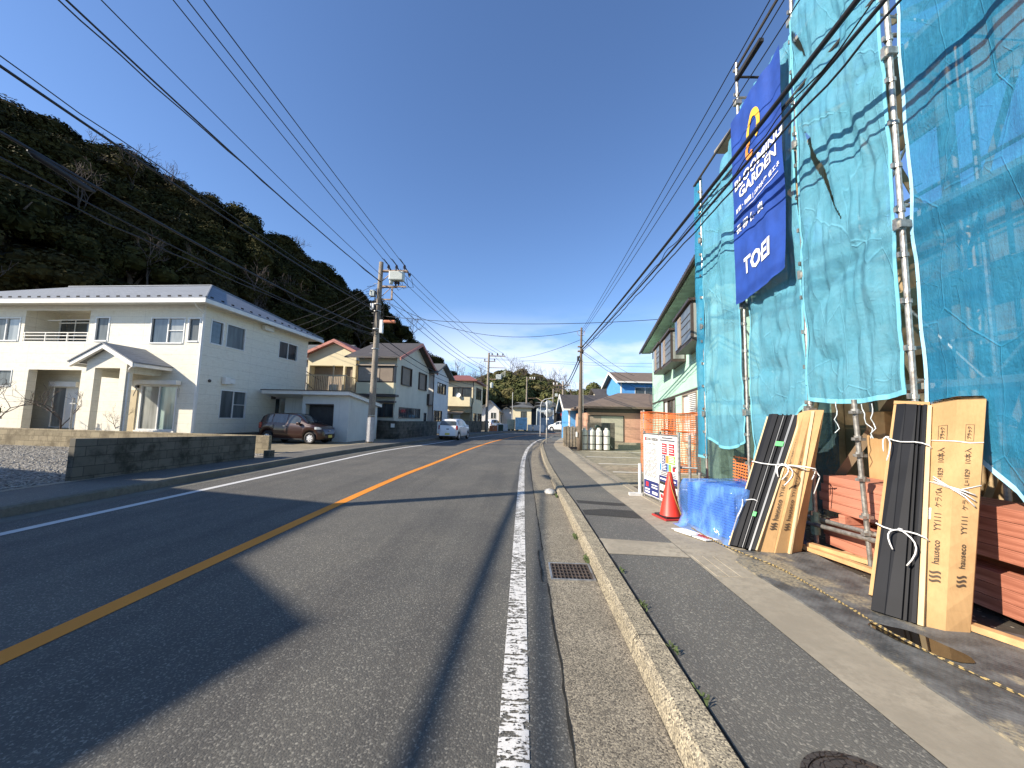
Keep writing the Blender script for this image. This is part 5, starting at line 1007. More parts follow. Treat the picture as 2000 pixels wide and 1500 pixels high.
def logo(LL, a, b, root, wd, ln, s=.05):
    mb = MB()
    for k in range(3):
        A = []; B_ = []
        for i in range(9):
            u = -1 + 2 * i / 8; off = .12 * math.sin(u * 3.0)
            A.append(LL.P(a + (u * s * .62) / wd, b + ((k - 1) * s * .62 + off * s) / ln, .0085)); B_.append(LL.P(a + (u * s * .62) / wd, b + ((k - 1) * s * .62 + off * s + s * .3) / ln, .0085))
        mb.grid([A, B_])
    rel(root, lambda: mb.build('logo', M_print))
LN = 1.83
for LL, a, wd in ((LA, .52, .15), (LB, .47, .17)):
    logo(LL, a, .20, C2, wd, LN, .05); vtext(LL, 'hauseco', .056, a, .305, C2, wd, LN, .0006); vtext(LL, 'YY111', .055, a, .435, C2, wd, LN, .0003); vtext(LL, 'ケラバA', .044, a, .54, C2, wd, LN, .0004); vtext(LL, 'L=1829', .044, a, .64, C2, wd, LN, .0003); vtext(LL, '10本入', .046, a, .735, C2, wd, LN, .0003); vtext(LL, 'ブラック', .028, a, .842, C2, wd, LN)
    mb = MB(); e = .003
    for (x0, x1, y0, y1) in ((-.026, .026, -.07, -.068), (-.026, .026, .068, .07), (-.026, -.024, -.07, .07), (.024, .026, -.07, .07)):
        mb.quad(*[LL.P(a + x / wd, .842 + y / LN, .0085) for x, y in ((x0, y0), (x1, y0), (x1, y1), (x0, y1))])
    rel(C2, lambda: mb.build('print_frame', M_print))
mb = MB(); mb.quad(*[LA.P(a, b, .005) for a, b in ((.0, .44), (.26, .44), (.26, .49), (.0, .49))]); rel(C2, lambda: mb.build('sticker', M_alu))
mb = MB(); mb.tube([LA.P(0, .81, .01), LA.P(1, .80, .008), LB.P(.5, .795, .008), LB.P(1, .80, .004)], .0045, 6); mb.tube([LA.P(.1, .61, .012), LA.P(.9, .585, .012), LB.P(0, .575, .012), LB.P(1, .61, .006)], .004, 6)
for w_ in (.0, .012, -.012): mb.tube([LA.P(.25, .62 + w_, .02), LA.P(.8, .59, .03), LB.P(.3, .565 + w_, .035), LB.P(.7, .54 + w_ * 2, .03)], .005, 6)
rel(C2, lambda: mb.build('string', M_string, smooth=True))
# bundle 1 (far)
L1 = Lean((2.49, 4.78, .125), (2.70, 4.60, .125), (3.30, 5.25, 1.69), (3.50, 4.93, 1.67))
P_1 = thing('panel_bundle', 'charcoal and grey trim panels with green tape leaning beside the blue wrapped stack', 'panel bundle', tuple(L1.P(.5, 0)))
p1 = [(0, 0), (.0, .03), (.14, .05), (.30, .05), (.31, .03), (.42, .03), (.43, .06), (.46, .06), (.47, .03), (.55, .03), (.56, .055), (.58, .055), (.59, .03), (.66, .04), (.68, .055), (.72, .055), (.73, .02), (.80, .03), (.82, .045), (.95, .045), (.96, 0)]
mb = MB(); L1.prof(mb, p1); L1.slab(mb, 0, .96, 0, 1, -.08, 0); rel(P_1, lambda: mb.build('trim_panel', M_bpan))
mb = MB(); L1.slab(mb, .735, .80, -.01, 1.0, .0, .05); L1.slab(mb, .47, .50, 0, .99, .0, .045); rel(P_1, lambda: mb.build('grey_panel', mat('grey_trim', (.20, .21, .22), .4, .1)))
mb = MB(); L1.slab(mb, -.05, -.005, 0, .98, -.08, .03); L1.slab(mb, .965, 1.02, 0, 1.0, -.08, .05); rel(P_1, lambda: mb.build('card_edge', M_cardl))
mb = MB(); L1.slab(mb, .52, .76, .74, .775, .05, .066); L1.slab(mb, .5, .62, .215, .245, .05, .066); rel(P_1, lambda: mb.build('green_tape', mat('green_tape', (.10, .55, .16), .6)))
string_loop(L1, .60, -.05, 1.9, .0, [(1.05, .60, .12, 1.1), (.95, .6, .09, .9)], P_1, o=.07, r=.007); string_loop(L1, .32, -.1, .5, .0, [(-.05, .33, .12, .5)], P_1, o=.06)
C1 = thing('carton', 'long brown cardboard cartons leaning to the right of the panels with green tape', 'carton', (2.9, 4.65, .12))
LC = Lean((2.70, 4.60, .125), (2.86, 4.56, .125), (3.45, 4.95, 1.70), (3.50, 4.87, 1.74)); LD = Lean((2.86, 4.56, .125), (3.02, 4.58, .125), (3.50, 4.87, 1.74), (3.54, 4.83, 1.74)); LE = Lean((3.02, 4.58, .125), (3.22, 4.68, .125), (3.54, 4.83, 1.74), (3.60, 4.74, 1.76))
for LL, m, o in ((LC, M_card, .0), (LD, M_card, .012), (LE, M_card, .03)):
    mb = MB(); LL.slab(mb, 0, 1, 0, 1, -.1, o); rel(C1, lambda: mb.build('box', m, bevel=.006))
mb = MB(); LD.slab(mb, .96, 1.1, 0, 1.0, .0, .045); rel(C1, lambda: mb.build('card_edge', M_cardl))
for LL, wd, cd_ in ((LC, .16, 'YY101'), (LD, .15, 'YY134')):
    logo(LL, .5, .17, C1, wd, LN, .05); vtext(LL, 'hauseco', .08, .5, .285, C1, wd, LN).location = (0, 0, 0)
    vtext(LL, cd_, .06, .5, .42, C1, wd, LN); vtext(LL, '棟包A' if LL is LC else '雨押換気部材', .06, .5, .53, C1, wd, LN); vtext(LL, 'L=1820', .06, .5, .66, C1, wd, LN); vtext(LL, '15本入', .05, .5, .75, C1, wd, LN)
for L_o in ('lettering',):
    for o in [q for q in C1.children if q.name.startswith(L_o)]:
        for v in o.data.vertices: v.co += LD.n * .0135
for o in [q for q in C1.children if q.name.startswith('logo')]:
    for v in o.data.vertices: v.co += LD.n * .0135
mb = MB(); mb.tube([LC.P(0, .6, .05), LD.P(.2, .585, .05), LE.P(0, .57, .05), LE.P(1, .56, .04)], .006, 6)
for k in (-1, 1): mb.tube([LE.P(.9, .56, .05), LE.P(.9 + .3 * k, .52, .07), LE.P(.8 + .2 * k, .45 - .05 * k, .06)], .006, 6)
rel(C1, lambda: mb.build('string', M_string, smooth=True))

# blue stack under plastic
BS = thing('wrapped_stack', 'stack of blue sheets wrapped in clear plastic film beside the traffic cone', 'wrapped stack', (2.95, 5.4, .1), R(14))
for k in range(17): 
    dx = .012 * nz3(k * .9, 1, 4); dy = .012 * nz3(k * .9, 5, 4); MB().box(-.48 + dx, .45 + dx, -.44 + dy, .42 + dy, .05 + k * .034, .05 + k * .034 + .027).build('blue_sheet', mat('blue_plastic_sheet', (.015, .10, .50), .5, .12, 6), BS, bevel=.006)
MB().box(-.4, .4, -.4, .4, .0, .05).build('pallet', M_post, BS)
tp_ = NT('clear_plastic_film'); p = tp_.obj(); w = tp_.noise(p, 3.5, 4, .5); w2 = tp_.noise(tp_.scale(p, (2.5, 2.5, 1.2)), 1.6, 4, .55); tp_.bump(tp_.math('ADD', w, w2), .9, .05)
tp_.fin((.16, .36, .85), .12, spec=.9); tt = tp_.n.new('ShaderNodeBsdfTransparent'); tt.inputs[0].default_value = (.90, .94, 1, 1); mx = tp_.n.new('ShaderNodeMixShader'); tp_.lnk(tp_.math('ADD', .26, tp_.math('MULTIPLY', tp_.ramp(w2, .42, .7), .5)), mx.inputs[0]); tp_.l.new(tt.outputs[0], mx.inputs[1]); tp_.l.new(tp_.b.outputs[0], mx.inputs[2]); tp_.l.new(mx.outputs[0], tp_.out.inputs[0])
mb = MB(); rows = []; ns = 72
for z, ex, fl in ((-.005, .16, .10), (.03, .07, .06), (.15, .04, .035), (.3, .045, .035), (.45, .035, .03), (.58, .03, .02), (.655, .01, .015), (.672, -.12, .012), (.68, -.35, .008), (.675, -.455, 0)):
    r_ = []
    for k in range(ns):
        a = 2 * math.pi * k / ns; cx, cy = math.cos(a), math.sin(a); q = max(abs(cx), abs(cy)); X_, Y_ = cx / q, cy / q; d_ = ex + fl * nz3(math.cos(a) * 4, math.sin(a) * 4, z * 3) * 1.5 + fl * .5 * math.sin(a * 17)
        r_.append((X_ * (.48 + d_) - .01, Y_ * (.45 + d_), z + .02 * nz3(X_, Y_, z)))
    rows.append(r_)
mb.grid(rows, True); mb.build('plastic_film', tp_.m, BS, smooth=True)
MB().hexa([(-.05, -.35, .70), (.4, -.42, .69), (.42, -.2, .69), (.0, -.15, .70)], [(-.05, -.35, .71), (.4, -.42, .72), (.42, -.2, .70), (.0, -.15, .715)]).hexa([(.05, -.4, .72), (.2, -.42, .72), (.22, -.3, .78), (.1, -.3, .77)], [(.05, -.4, .73), (.2, -.42, .73), (.22, -.3, .79), (.1, -.3, .78)]).build('black_scrap', M_blk, BS)
# cone
CN = thing('traffic_cone', 'red traffic cone on a black weighted base in front of the site notice boards', 'traffic cone', (2.29, 6.1, .113), R(12))
mb = MB(); mb.lathe([(.165, .03), (.15, .06), (.035, .66), (.028, .69), (.0, .695)], seg=28); mb.build('cone_body', mat('red_cone_plastic', (.72, .045, .025), .45, .1, 4, coat=.2), CN, smooth=True)
MB().box(-.2, .2, -.2, .2, 0, .028).build('base', mat('red_base', (.35, .03, .025), .6), CN, bevel=.01); MB().box(-.17, .17, -.17, .17, .028, .05).build('weight', M_blk, CN, bevel=.01)
mb = MB(); pts = []
for k in range(20): t_ = k / 19; a = -2.0 + t_ * 1.3; r = .045 + (.165 - .045) * t_; pts.append((r * math.cos(a) * 1.03, r * math.sin(a) * 1.03, .63 - .58 * t_))
mb.tube(pts, .005, 5); tag(mb.build('thin_rope', mat('yellow_rope', (.5, .38, .10), .8)), 'thin pale rope draped down the red traffic cone', 'rope').location = (2.29, 6.1, .113)
# rope on the mat
t = NT('tiger_rope'); p = t.pos(); s_ = t.math('FRACT', t.math('MULTIPLY', t.math('ADD', t.sep(p)[1], t.math('MULTIPLY', t.sep(p)[0], .6)), 26)); M_rope = t.fin(t.mix(t.ramp(s_, .5, .52), (.34, .25, .10), (.045, .04, .03)), .85)
rp = [(2.33, 5.45, .12), (2.36, 4.9, .12), (2.45, 4.5, .14), (2.58, 4.1, .142), (2.60, 3.7, .142), (2.60, 3.2, .142), (2.585, 2.95, .142), (2.62, 2.6, .142), (2.72, 2.2, .142), (2.75, 1.7, .142), (2.8, 1.0, .142)]
sp = smooth_poly([(a, b) for a, b, c in rp], .08); mb = MB()
for ph in (0, math.pi):
    mb.tube([(q.x + .005 * math.cos(i * 1.3 + ph), q.y, .145 + .005 * math.sin(i * 1.3 + ph)) for i, q in enumerate(sp)], .0045, 5)
tag(mb.build('tiger_rope', M_rope), 'twisted yellow and black rope lying along the dark mat', 'rope')
# fallen notice
FN = thing('fallen_notice', 'white notice sheets with red print lying on the concrete strip beside the mat', 'notice', (2.27, 5.15, .125), R(-62))
mb = MB(); mb.hexa([(-.28, -.09, 0), (.2, -.1, 0), (.24, .09, 0), (-.24, .08, 0)], [(-.28, -.09, .006), (.2, -.1, .012), (.24, .09, .006), (-.24, .08, .02)]); mb.build('sheet', M_alu, FN); MB().hexa([(-.36, -.05, .004), (0, -.12, .01), (.02, .0, .01), (-.3, .1, .004)], [(-.36, -.05, .01), (0, -.12, .02), (.02, .0, .025), (-.3, .1, .01)]).build('sheet', M_alu, FN)
mb = MB(); M_red = mat('red_ink', (.5, .02, .03), .7)
for k in range(6): mb.box(-.05 + k * .042, -.05 + k * .042 + .03, -.02, .045, .0165, .0175); mb.box(-.04 + k * .042, -.032 + k * .042, -.06, -.02, .0165, .0175)
mb.build('red_print', M_red, FN)

# site notice boards
M_navy = mat('navy_ink', (.02, .03, .14), .6); M_grey = mat('grey_print', (.10, .10, .12), .7)
SB = thing('site_notice_board', 'pair of framed white site notice boards with coloured panels on steel posts behind the cone', 'notice board', (2.5, 7.3, 0))
Q0, Q1 = Vector((-.03, .65, 0)), Vector((.13, -.66, 0)); Lb = Lean(Q0 + Vector((0, 0, .13)), Q1 + Vector((0, 0, .13)), Q0 + Vector((0, 0, 1.36)), Q1 + Vector((0, 0, 1.36)))
def sgn(name, m, a0, a1, b0, b1, o0=-.012, o1=0.0): mb = MB(); Lb.slab(mb, a0, a1, b0, b1, o0, o1); return mb.build(name, m, SB)
sgn('board', M_alu, .0, .485, .02, .98); sgn('board', M_alu, .50, .99, .02, .98)
for a in (-.01, .493, 1.0): 
    for k in range(1): MB().tube([Lb.P(a, -.12, -.02), Lb.P(a, 1.03, -.02)], .022, 10).build('post', M_metal, SB)
MB().tube([Lb.P(-.02, .985, .005), Lb.P(1.0, .985, .005)], .012, 6).tube([Lb.P(-.02, .01, .005), Lb.P(1.0, .01, .005)], .012, 6).build('frame', M_metal, SB)
def bft(a, b): return lambda x, y: Lb.P(a + x / 1.32, b + y / 1.23, .004)
textmesh('GOOD DESIGN', .075, M_darkint, SB, bft(.27, .90), bold=.002); sgn('red_dot', M_red, .045, .075, .87, .93, 0, .003)
textmesh('BLOOMING GARDEN', .042, M_darkint, SB, bft(.25, .83)); 
mb = MB(); rs_ = random.Random(5)
Lb.slab(mb, .01, .475, .762, .768, 0, .003)
for r in range(24):
    b = .74 - r * .0185; x = .03
    while x < .42: w = rs_.uniform(.02, .09); (Lb.slab(mb, x, min(x + w, .45), b, b + .009, 0, .003) if rs_.random() < .8 else None); x += w + .012
mb.build('small_print', M_grey, SB)
sgn('navy_panel', M_navy, .01, .48, .03, .25, 0, .003); mb = MB(); Lb.slab(mb, .05, .2, .055, .08, .003, .005); Lb.slab(mb, .28, .44, .06, .10, .003, .005); Lb.slab(mb, .05, .2, .10, .12, .003, .005); Lb.slab(mb, .26, .44, .15, .17, .003, .005); Lb.slab(mb, .26, .44, .19, .205, .003, .005); mb.build('panel_print', M_ink, SB)
sgn('red_mark', M_red, .08, .16, .15, .22, .003, .005)
mb = MB(); Lb.slab(mb, .58, .88, .93, .95, 0, .003); Lb.slab(mb, .53, .93, .895, .915, 0, .003); Lb.slab(mb, .55, .93, .445, .455, 0, .003); Lb.slab(mb, .54, .95, .42, .432, 0, .003); Lb.slab(mb, .54, .95, .395, .41, 0, .003); mb.build('small_print', M_grey, SB)
for nm, m, cells in (('red_panel', M_red, ((.58, .72, .70, .86), (.77, .92, .70, .86))), ('navy_panel', M_navy, ((.58, .68, .58, .69), (.58, .72, .46, .57))), ('orange_panel', M_org, ((.69, .76, .58, .69),)), ('green_panel', mat('green_ink', (.25, .55, .06), .7), ((.77, .94, .58, .69), (.77, .83, .46, .57))), ('blue_panel', mat('blue_ink', (.03, .2, .5), .7), ((.73, .76, .46, .57), (.52, .56, .46, .56)))):
    for c_ in cells: sgn(nm, m, *c_, 0, .003)
mb = MB()
for a0, a1, b0, b1 in ((.58, .72, .70, .86), (.77, .92, .70, .86), (.58, .68, .58, .69), (.77, .94, .58, .69), (.58, .72, .46, .57)):
    for r in range(4): b = b0 + (b1 - b0) * (.18 + .2 * r); Lb.slab(mb, a0 + .015, a1 - .015 - .02 * (r % 2), b, b + .010, .003, .005)
mb.build('panel_print', M_ink, SB)
sgn('red_panel', M_red, .865, .93, .48, .56, 0, .003); sgn('navy_panel', M_navy, .505, .985, .30, .385, 0, .003); mb = MB(); Lb.slab(mb, .53, .95, .33, .352, .003, .005); mb.build('panel_print', M_ink, SB)
mb = MB(); Lb.slab(mb, .505, .985, .035, .298, 0, .002); mb.build('dark_panel', M_darkint, SB)
mb = MB(); [Lb.slab(mb, .52 + k * .12, .62 + k * .12, .17, .26, .003, .005) for k in range(4)]; [Lb.slab(mb, .52 + k * .12, .62 + k * .12, .045, .13, .003, .005) for k in range(4)]; mb.build('white_cell', M_alu, SB)
mb = MB(); [Lb.slab(mb, .54 + k * .12, .60 + k * .12, .06, .115, .006, .008) for k in range(4)]; mb.build('red_mark', M_red, SB)
textmesh('安全', .07, M_darkint, SB, bft(.57, .215)); textmesh('注意', .06, M_darkint, SB, bft(.69, .215))
o = MB().tube([(2.42, 8.05, .08), (2.42, 8.05, .72)], .035, 8).box(2.2, 2.45, 7.98, 8.12, .08, .13).build('white_post', M_mpaint); tag(o, 'short white post with a bag at its foot left of the site notice boards', 'post')
for k, (x, y, h) in enumerate(((2.95, 6.55, .75), (2.82, 6.62, 1.36))): tag(MB().tube([(x, y, .08), (x, y, h)], .024, 10).tube([(x - .25, y + .1, h * .6), (x + .1, y - .05, h * .6)], .02, 8).build('clamped_pipe', M_metal), ('short', 'tall')[k] + ' clamped steel pipe standing behind the site notice boards', 'pipe')

# timber stacks
tw = NT('red_brown_timber'); p = tw.obj(); n1 = tw.noise(tw.scale(p, (14, .9, 22)), 1.3, 6, .6); n2 = tw.noise(tw.scale(p, (3, .5, 5)), 1, 4); kn = tw.vor(tw.scale(p, (6, 1.6, 6)), 1.3)
c = tw.mix(tw.ramp(n1, .38, .62), (.22, .07, .04), (.54, .225, .145)); c = tw.mix(tw.ramp(n2, .35, .7), c, (.46, .19, .125)); c = tw.mix(tw.ramp(kn, .12, .05), c, (.10, .03, .015)); tw.bump(n1, .45, .006); M_tim = tw.fin(c, .75, spec=.3)
first = None; rt_ = random.Random(9)
names = {0: 'lower', 1: 'upper'}
for bi, (z0, nl) in enumerate(((.15, 3), (.56, 4))):
    for ly in range(nl):
        for cx_ in range(4):
            dx = rt_.uniform(-.006, .006); dy = rt_.uniform(-.05, .05); x = 3.705 + cx_ * .108 + dx; x = x + (.0 if bi else .015); z = z0 + ly * .1025; y0_, y1_ = .98, 4.95
            if first is None: first = MB().box(0, .102, -1.985, 1.985, 0, .099).build('timber_beam', M_tim, bevel=.003); o = first
            else: o = first.copy(); COL.objects.link(o)
            o.location = (x, (y0_ + y1_) / 2 + dy, z)
            cn = ('front', 'second', 'third', 'back')[cx_]; lnm = ('bottom', 'second', 'third', 'top')[ly] if nl == 4 else ('bottom', 'middle', 'top')[ly]
            tag(o, f'red brown timber beam, {lnm} layer of the {names[bi]} stack, {cn} row from the road', 'timber', 'red brown timber beams stacked under the scaffolding')
for k, y in enumerate((4.6, 2.9, 1.3)):
    o = MB().box(3.66, 4.16, y - .045, y + .045, .46, .557).build('spacer', M_tim); tag(o, ('far', 'middle', 'near')[k] + ' wooden spacer between the two red timber stacks', 'spacer')
    o = MB().box(3.58, 4.2, y - .045, y + .045, .088, .148).build('bearer', M_post); tag(o, ('far', 'middle', 'near')[k] + ' pale wooden bearer under the lower red timber stack', 'bearer')
for k, (a, b) in enumerate((((3.30, 4.85, .152), (3.55, 3.75, .152)), ((3.36, 4.72, .19), (3.64, 4.2, .17)), ((3.22, 3.02, .16), (3.4, 2.7, .15)), ((3.5, 2.75, .16), (3.62, 2.3, .15)))):
    a, b = Vector(a), Vector(b); d = (b - a).normalized(); s_ = Vector((d.y, -d.x, 0)) * .035; u_ = Vector((0, 0, .022)); mb = MB(); mb.hexa([a - s_ - u_, a + s_ - u_, b + s_ - u_, b - s_ - u_], [a - s_ + u_, a + s_ + u_, b + s_ + u_, b - s_ + u_])
    tag(mb.build('wood_offcut', mat('fresh_pine', (.52, .31, .14), .75, .2, 8)), ('long pale wooden batten on the mat in front of the lower timber stack', 'crossed pale wooden batten beside the far timber end', 'short wooden offcut beside the foot of the near carton', 'wooden offcut on the dark soil at the right edge')[k], 'wood offcut', 'loose wood pieces on the site')
o = MB().hexa([(4.0, 5.15, .9), (4.1, 5.1, .9), (4.14, 5.14, .9), (4.04, 5.19, .9)], [(4.25, 4.42, 2.1), (4.35, 4.37, 2.1), (4.39, 4.41, 2.1), (4.29, 4.46, 2.1)]).build('diagonal_prop', mat('weathered_prop', (.26, .20, .13), .8, .2)); tag(o, 'weathered diagonal timber prop in the gap under the cyan net', 'prop')
for k, (y, z1) in enumerate(((4.35, 1.75), (4.02, 1.7), (3.86, 1.5))):
    o = MB().box(4.16 + .04 * k, 4.31, y + .2, y + .44, .6, z1).build('carton', M_card); tag(o, ('left', 'middle', 'right')[k] + ' of the upright cartons standing in shade behind the timber stack', 'carton', 'cartons in the shade under the net')

# orange barrier net
t = NT('orange_barrier_net'); p = t.obj(); x, y, z = t.sep(p); fx = t.math('FRACT', t.math('MULTIPLY', t.math('ADD', x, y), 9)); fz = t.math('FRACT', t.math('MULTIPLY', z, 19)); hole = t.math('MULTIPLY', t.math('MULTIPLY', t.ramp(fz, .34, .42), t.ramp(fz, .98, .9)), t.math('MULTIPLY', t.ramp(fx, .08, .16), t.ramp(fx, .99, .91)))
ov = t.ramp(z, 1.66, 1.69); hole = t.math('MULTIPLY', hole, t.math('SUBTRACT', 1, t.math('MULTIPLY', ov, .65))); t.l.new(t.math('SUBTRACT', 1, hole), t.b.inputs['Alpha']); M_on = t.fin((.80, .20, .055), .6)
ON = thing('barrier_net', 'orange plastic barrier netting hung across the back of the site below the mint house', 'barrier net', (3.75, 12, 0))
mb = MB(); pts = [(.25, 1.1), (.05, .5), (.0, .0), (.5, .03), (1.1, -.02), (1.7, .05), (2.3, 0), (3.2, .02), (4.2, 0)]
sp = smooth_poly(pts, .12); mb.grid([[(q.x + .03 * nz3(q.x * 3, z * 2, 1), q.y + .06 * nz3(q.x * 4, z * 2.5, 4), 1.88 * (z / 10) + .02 * math.sin(q.x * 5) * (z / 10)) for q in sp] for z in range(0, 11)]); mb.build('netting', M_on, ON, smooth=True)
mb = MB(); mb.tube([(q.x, q.y - .01, 1.87 + .02 * math.sin(q.x * 5)) for q in sp], .02, 6); mb.tube([(q.x, q.y - .03, 1.32 + .04 * math.sin(q.x * 3.1)) for q in sp if q.x > .4], .018, 5); mb.build('rope', mat('orange_rope', (.62, .12, .03), .7), ON)
for x in (0, 2.0, 4.0): MB().tube([(x, .05, 0), (x, .05, 1.95)], .024, 8).build('post', M_metal, ON)
o = net('barrier_net', 'low orange netting piece hanging behind the far corner of the scaffolding', 7.5, 6.0, .98, .1, 3, M_on, 4.0, .03, 16, 8, hem=False, hemside=False); o['category'] = 'barrier net'; o['group'] = 'orange barrier netting'
o = MB().hexa([(2.65, 6.9, .085), (3.6, 6.3, .085), (3.6, 7.9, .085), (2.8, 8.2, .085)], [(2.8, 7.0, .3), (3.4, 6.6, .38), (3.4, 7.6, .3), (2.9, 7.9, .2)]).build('black_sheeting', M_blk, bevel=.05); tag(o, 'crumpled black plastic sheeting heaped behind the site notice boards', 'sheeting')

# gas cylinders
M_cyl = stucco('white_cylinder', (.66, .65, .60), (.36, .33, .27), .1)
G0 = None
for k, x in enumerate((3.24, 3.63, 4.01, 4.41)):
    lab = ('leftmost of the four white gas cylinders beside the slim brown pole', 'second gas cylinder from the slim brown pole', 'third gas cylinder from the slim brown pole', 'gas cylinder farthest from the slim brown pole')[k]
    if G0 is None:
        G0 = thing('gas_cylinder', lab, 'gas cylinder', (x, 20.4, .09), 0, 'white gas cylinders chained together')
        MB().lathe([(.0, .0), (.15, 0), (.165, .04), (.165, .92), (.15, 1.0), (.09, 1.06), (.05, 1.08), (0, 1.09)], seg=24).build('body', M_cyl, G0, smooth=True); MB().lathe([(.085, 1.04), (.085, 1.14), (.08, 1.14), (.08, 1.05)], seg=16).build('collar', M_cyl, G0); MB().lathe([(.169, .27), (.169, .31)], seg=20).lathe([(.169, .70), (.169, .74)], seg=20).build('chain', M_darkint, G0)
    else: dup(G0, (x, 20.4, .09), label=lab)
o = MB().box(3.5, 4.95, 20.85, 20.98, .06, 1.5).build('block_wall', M_block); tag(o, 'short grey concrete block wall panel directly behind the gas cylinders', 'wall')
RG = thing('gas_regulator', 'grey gas regulator meter fixed to the block wall above the cylinders', 'gas meter', (3.98, 20.8, 1.3)); MB().lathe([(0, -.1), (.1, -.08), (.12, 0), (.1, .08), (0, .1)], seg=14).build('body', mat('dark_green_paint', (.03, .05, .04), .6), RG); MB().tube([(0, 0, -.1), (0, 0, -.4), (.4, 0, -.5), (.75, -.3, -1.1)], .018).build('pipe', M_metal, RG)
WF = thing('board_fence', 'weathered vertical board fence beside the slim brown pole at the sidewalk bend', 'fence', (2.4, 22.0, 0))
for k in range(9): MB().box(.0 + k * .088, .08 + k * .088, -.012 + .02 * (k % 2), .02 + .02 * (k % 2), .1, 1.22 + .03 * (k % 3)).build('board', mat('weathered_board', (.24, .20, .145), .85, .3, 6, bump=.3), WF)
mb = MB(); 
for k in range(14): mb.box(-.03 + .06 * k, .02 + .06 * k, .3 + k * .35, .6 + k * .35, .1, 1.2)
mb.build('side_boards', mat('weathered_board'), WF)

# traffic mirror pole and curved street light
TM = thing('traffic_mirror', 'white post with two round traffic mirrors seen from behind at the sidewalk bend', 'traffic mirror', (1.56, 24.9, .05))
MB().tube([(0, 0, 0), (0, 0, 2.8)], .038, 12).build('post', M_mpaint, TM, smooth=True)
for z in (2.53, 1.98):
    o = MB().lathe([(0, .06), (.18, .045), (.27, .0), (.28, -.02), (.25, -.01), (0, .02)], seg=26).build('mirror', mat('mirror_back', (.40, .43, .45), .4), TM, smooth=True); o.matrix_local = Matrix.Translation((.12, .1, z)) @ Matrix.Rotation(R(115), 4, 'X')
MB().box(-.05, .12, -.02, .04, 1.55, 1.66).build('plate', M_alu, TM)
SL = thing('street_light', 'thin pale street light post with a curved arm far behind the traffic mirrors', 'street light', (1.75, 38, 0)); mb = MB().tube([(0, 0, 0), (0, 0, 3.0), (.12, 0, 3.4), (.4, 0, 3.62), (1.0, 0, 3.75)], .035, 8); mb.build('post', M_mpaint, SL); MB().box(.95, 1.25, -.06, .06, 3.72, 3.8).build('lamp', M_mpaint, SL, bevel=.02)
o = MB().box(5.9, 6.3, 60, 60.1, 2.3, 2.75).build('red_sign', M_red); tag(o, 'small red sign on the dark house at the far right of the bend', 'sign')

# white sack of debris on the gutter
mb = MB(); mb.lathe([(0, 0), (.13, .0), (.16, .04), (.12, .09), (.05, .12), (0, .13)], seg=18)
for i, v in enumerate(mb.v): mb.v[i] = (v[0] * .8 + .03 * nz3(v[0] * 9, v[1] * 9, 1), v[1] * 1.3 + .03 * nz3(v[1] * 9, v[0] * 9, 5), v[2] * .8 + .015 * nz3(v[0] * 12, v[1] * 12, 8))
o = mb.build('plastic_bag', mat('dirty_plastic', (.42, .41, .38), .5, .3, 14), smooth=True); o.location = (.62, 8.4, .0); tag(o, 'crumpled white plastic bag lying in the gutter by the dropped kerb', 'bag')

# ragged joint between asphalt and gutter
mb = MB(); A = []; B_ = []
for i in range(420):
    y = 1.2 + i * .035; x = .272 + .014 * nz3(y * 2.1, 0, 1) + .008 * nz3(y * 9, 0, 1) + (-.05 if 3.85 < y < 4.75 else 0); w = .004 + .006 * max(0, nz3(y * 5, 3, 1) + .4); A.append((x - w, y, .0085)); B_.append((x + w, y, .0085))
mb.grid([A, B_]); A = []; B_ = []
for i in range(300):
    y = 1.2 + i * .035; x = .972 + .006 * nz3(y * 3, 0, 8); w = .003 + .006 * max(0, nz3(y * 6, 3, 4) + .4); A.append((x - w, y, hz(y) + .0075)); B_.append((x + w, y, hz(y) + .0075))
mb.grid([A, B_]); struct(mb.build('road_joints', mat('joint_dirt', (.012, .011, .008), .95)))
# weeds along the kerb
mb = MB(); rw_2 = random.Random(2)
for cx_, cy_, n_, s_ in ((.74, 4.45, 50, .035), (.73, 5.3, 40, .03), (.72, 8.0, 40, .04), (.98, 3.2, 14, .02), (.99, 2.6, 12, .02), (.99, 3.9, 14, .02), (.98, 2.2, 8, .02)):
    for k in range(n_):
        a = rw_2.random() * 6.3; r = rw_2.random() * .06; x, y = cx_ + r * math.cos(a) * .4, cy_ + r * math.sin(a) * 2; z = hz(y) * (1 if cx_ > .9 else .0) + .01; h = s_ * rw_2.uniform(.5, 1.4); d = (rw_2.uniform(-1, 1) * .02, rw_2.uniform(-1, 1) * .02)
        mb.quad((x - .004, y, z), (x + .004, y, z), (x + d[0] + .006, y + d[1], z + h), (x + d[0] - .006, y + d[1] + .006, z + h))
struct(mb.build('weeds', mat('weed_green', (.05, .075, .02), .8, .4, 20)), 'stuff')

# building behind the left of the camera (throws the big shadow on the road)
OB = thing('neighbour_house', 'two storey house on the left of the road behind the camera', 'house', (0, 0, 0))
MB().prism([(-12.27, 2.16, .0), (-12.27, -12, .0), (-24, -12, .0), (-23.3, 4.85, .0)], (0, 0, 5.92)).build('wall', M_creamd, OB)
MB().prism([(-12.27, -.48, 5.925), (-12.27, -2.38, 6.86), (-12.27, -6.2, 5.0 + .925)], (-10, 0, 0)).build('roof', M_roofB, OB)

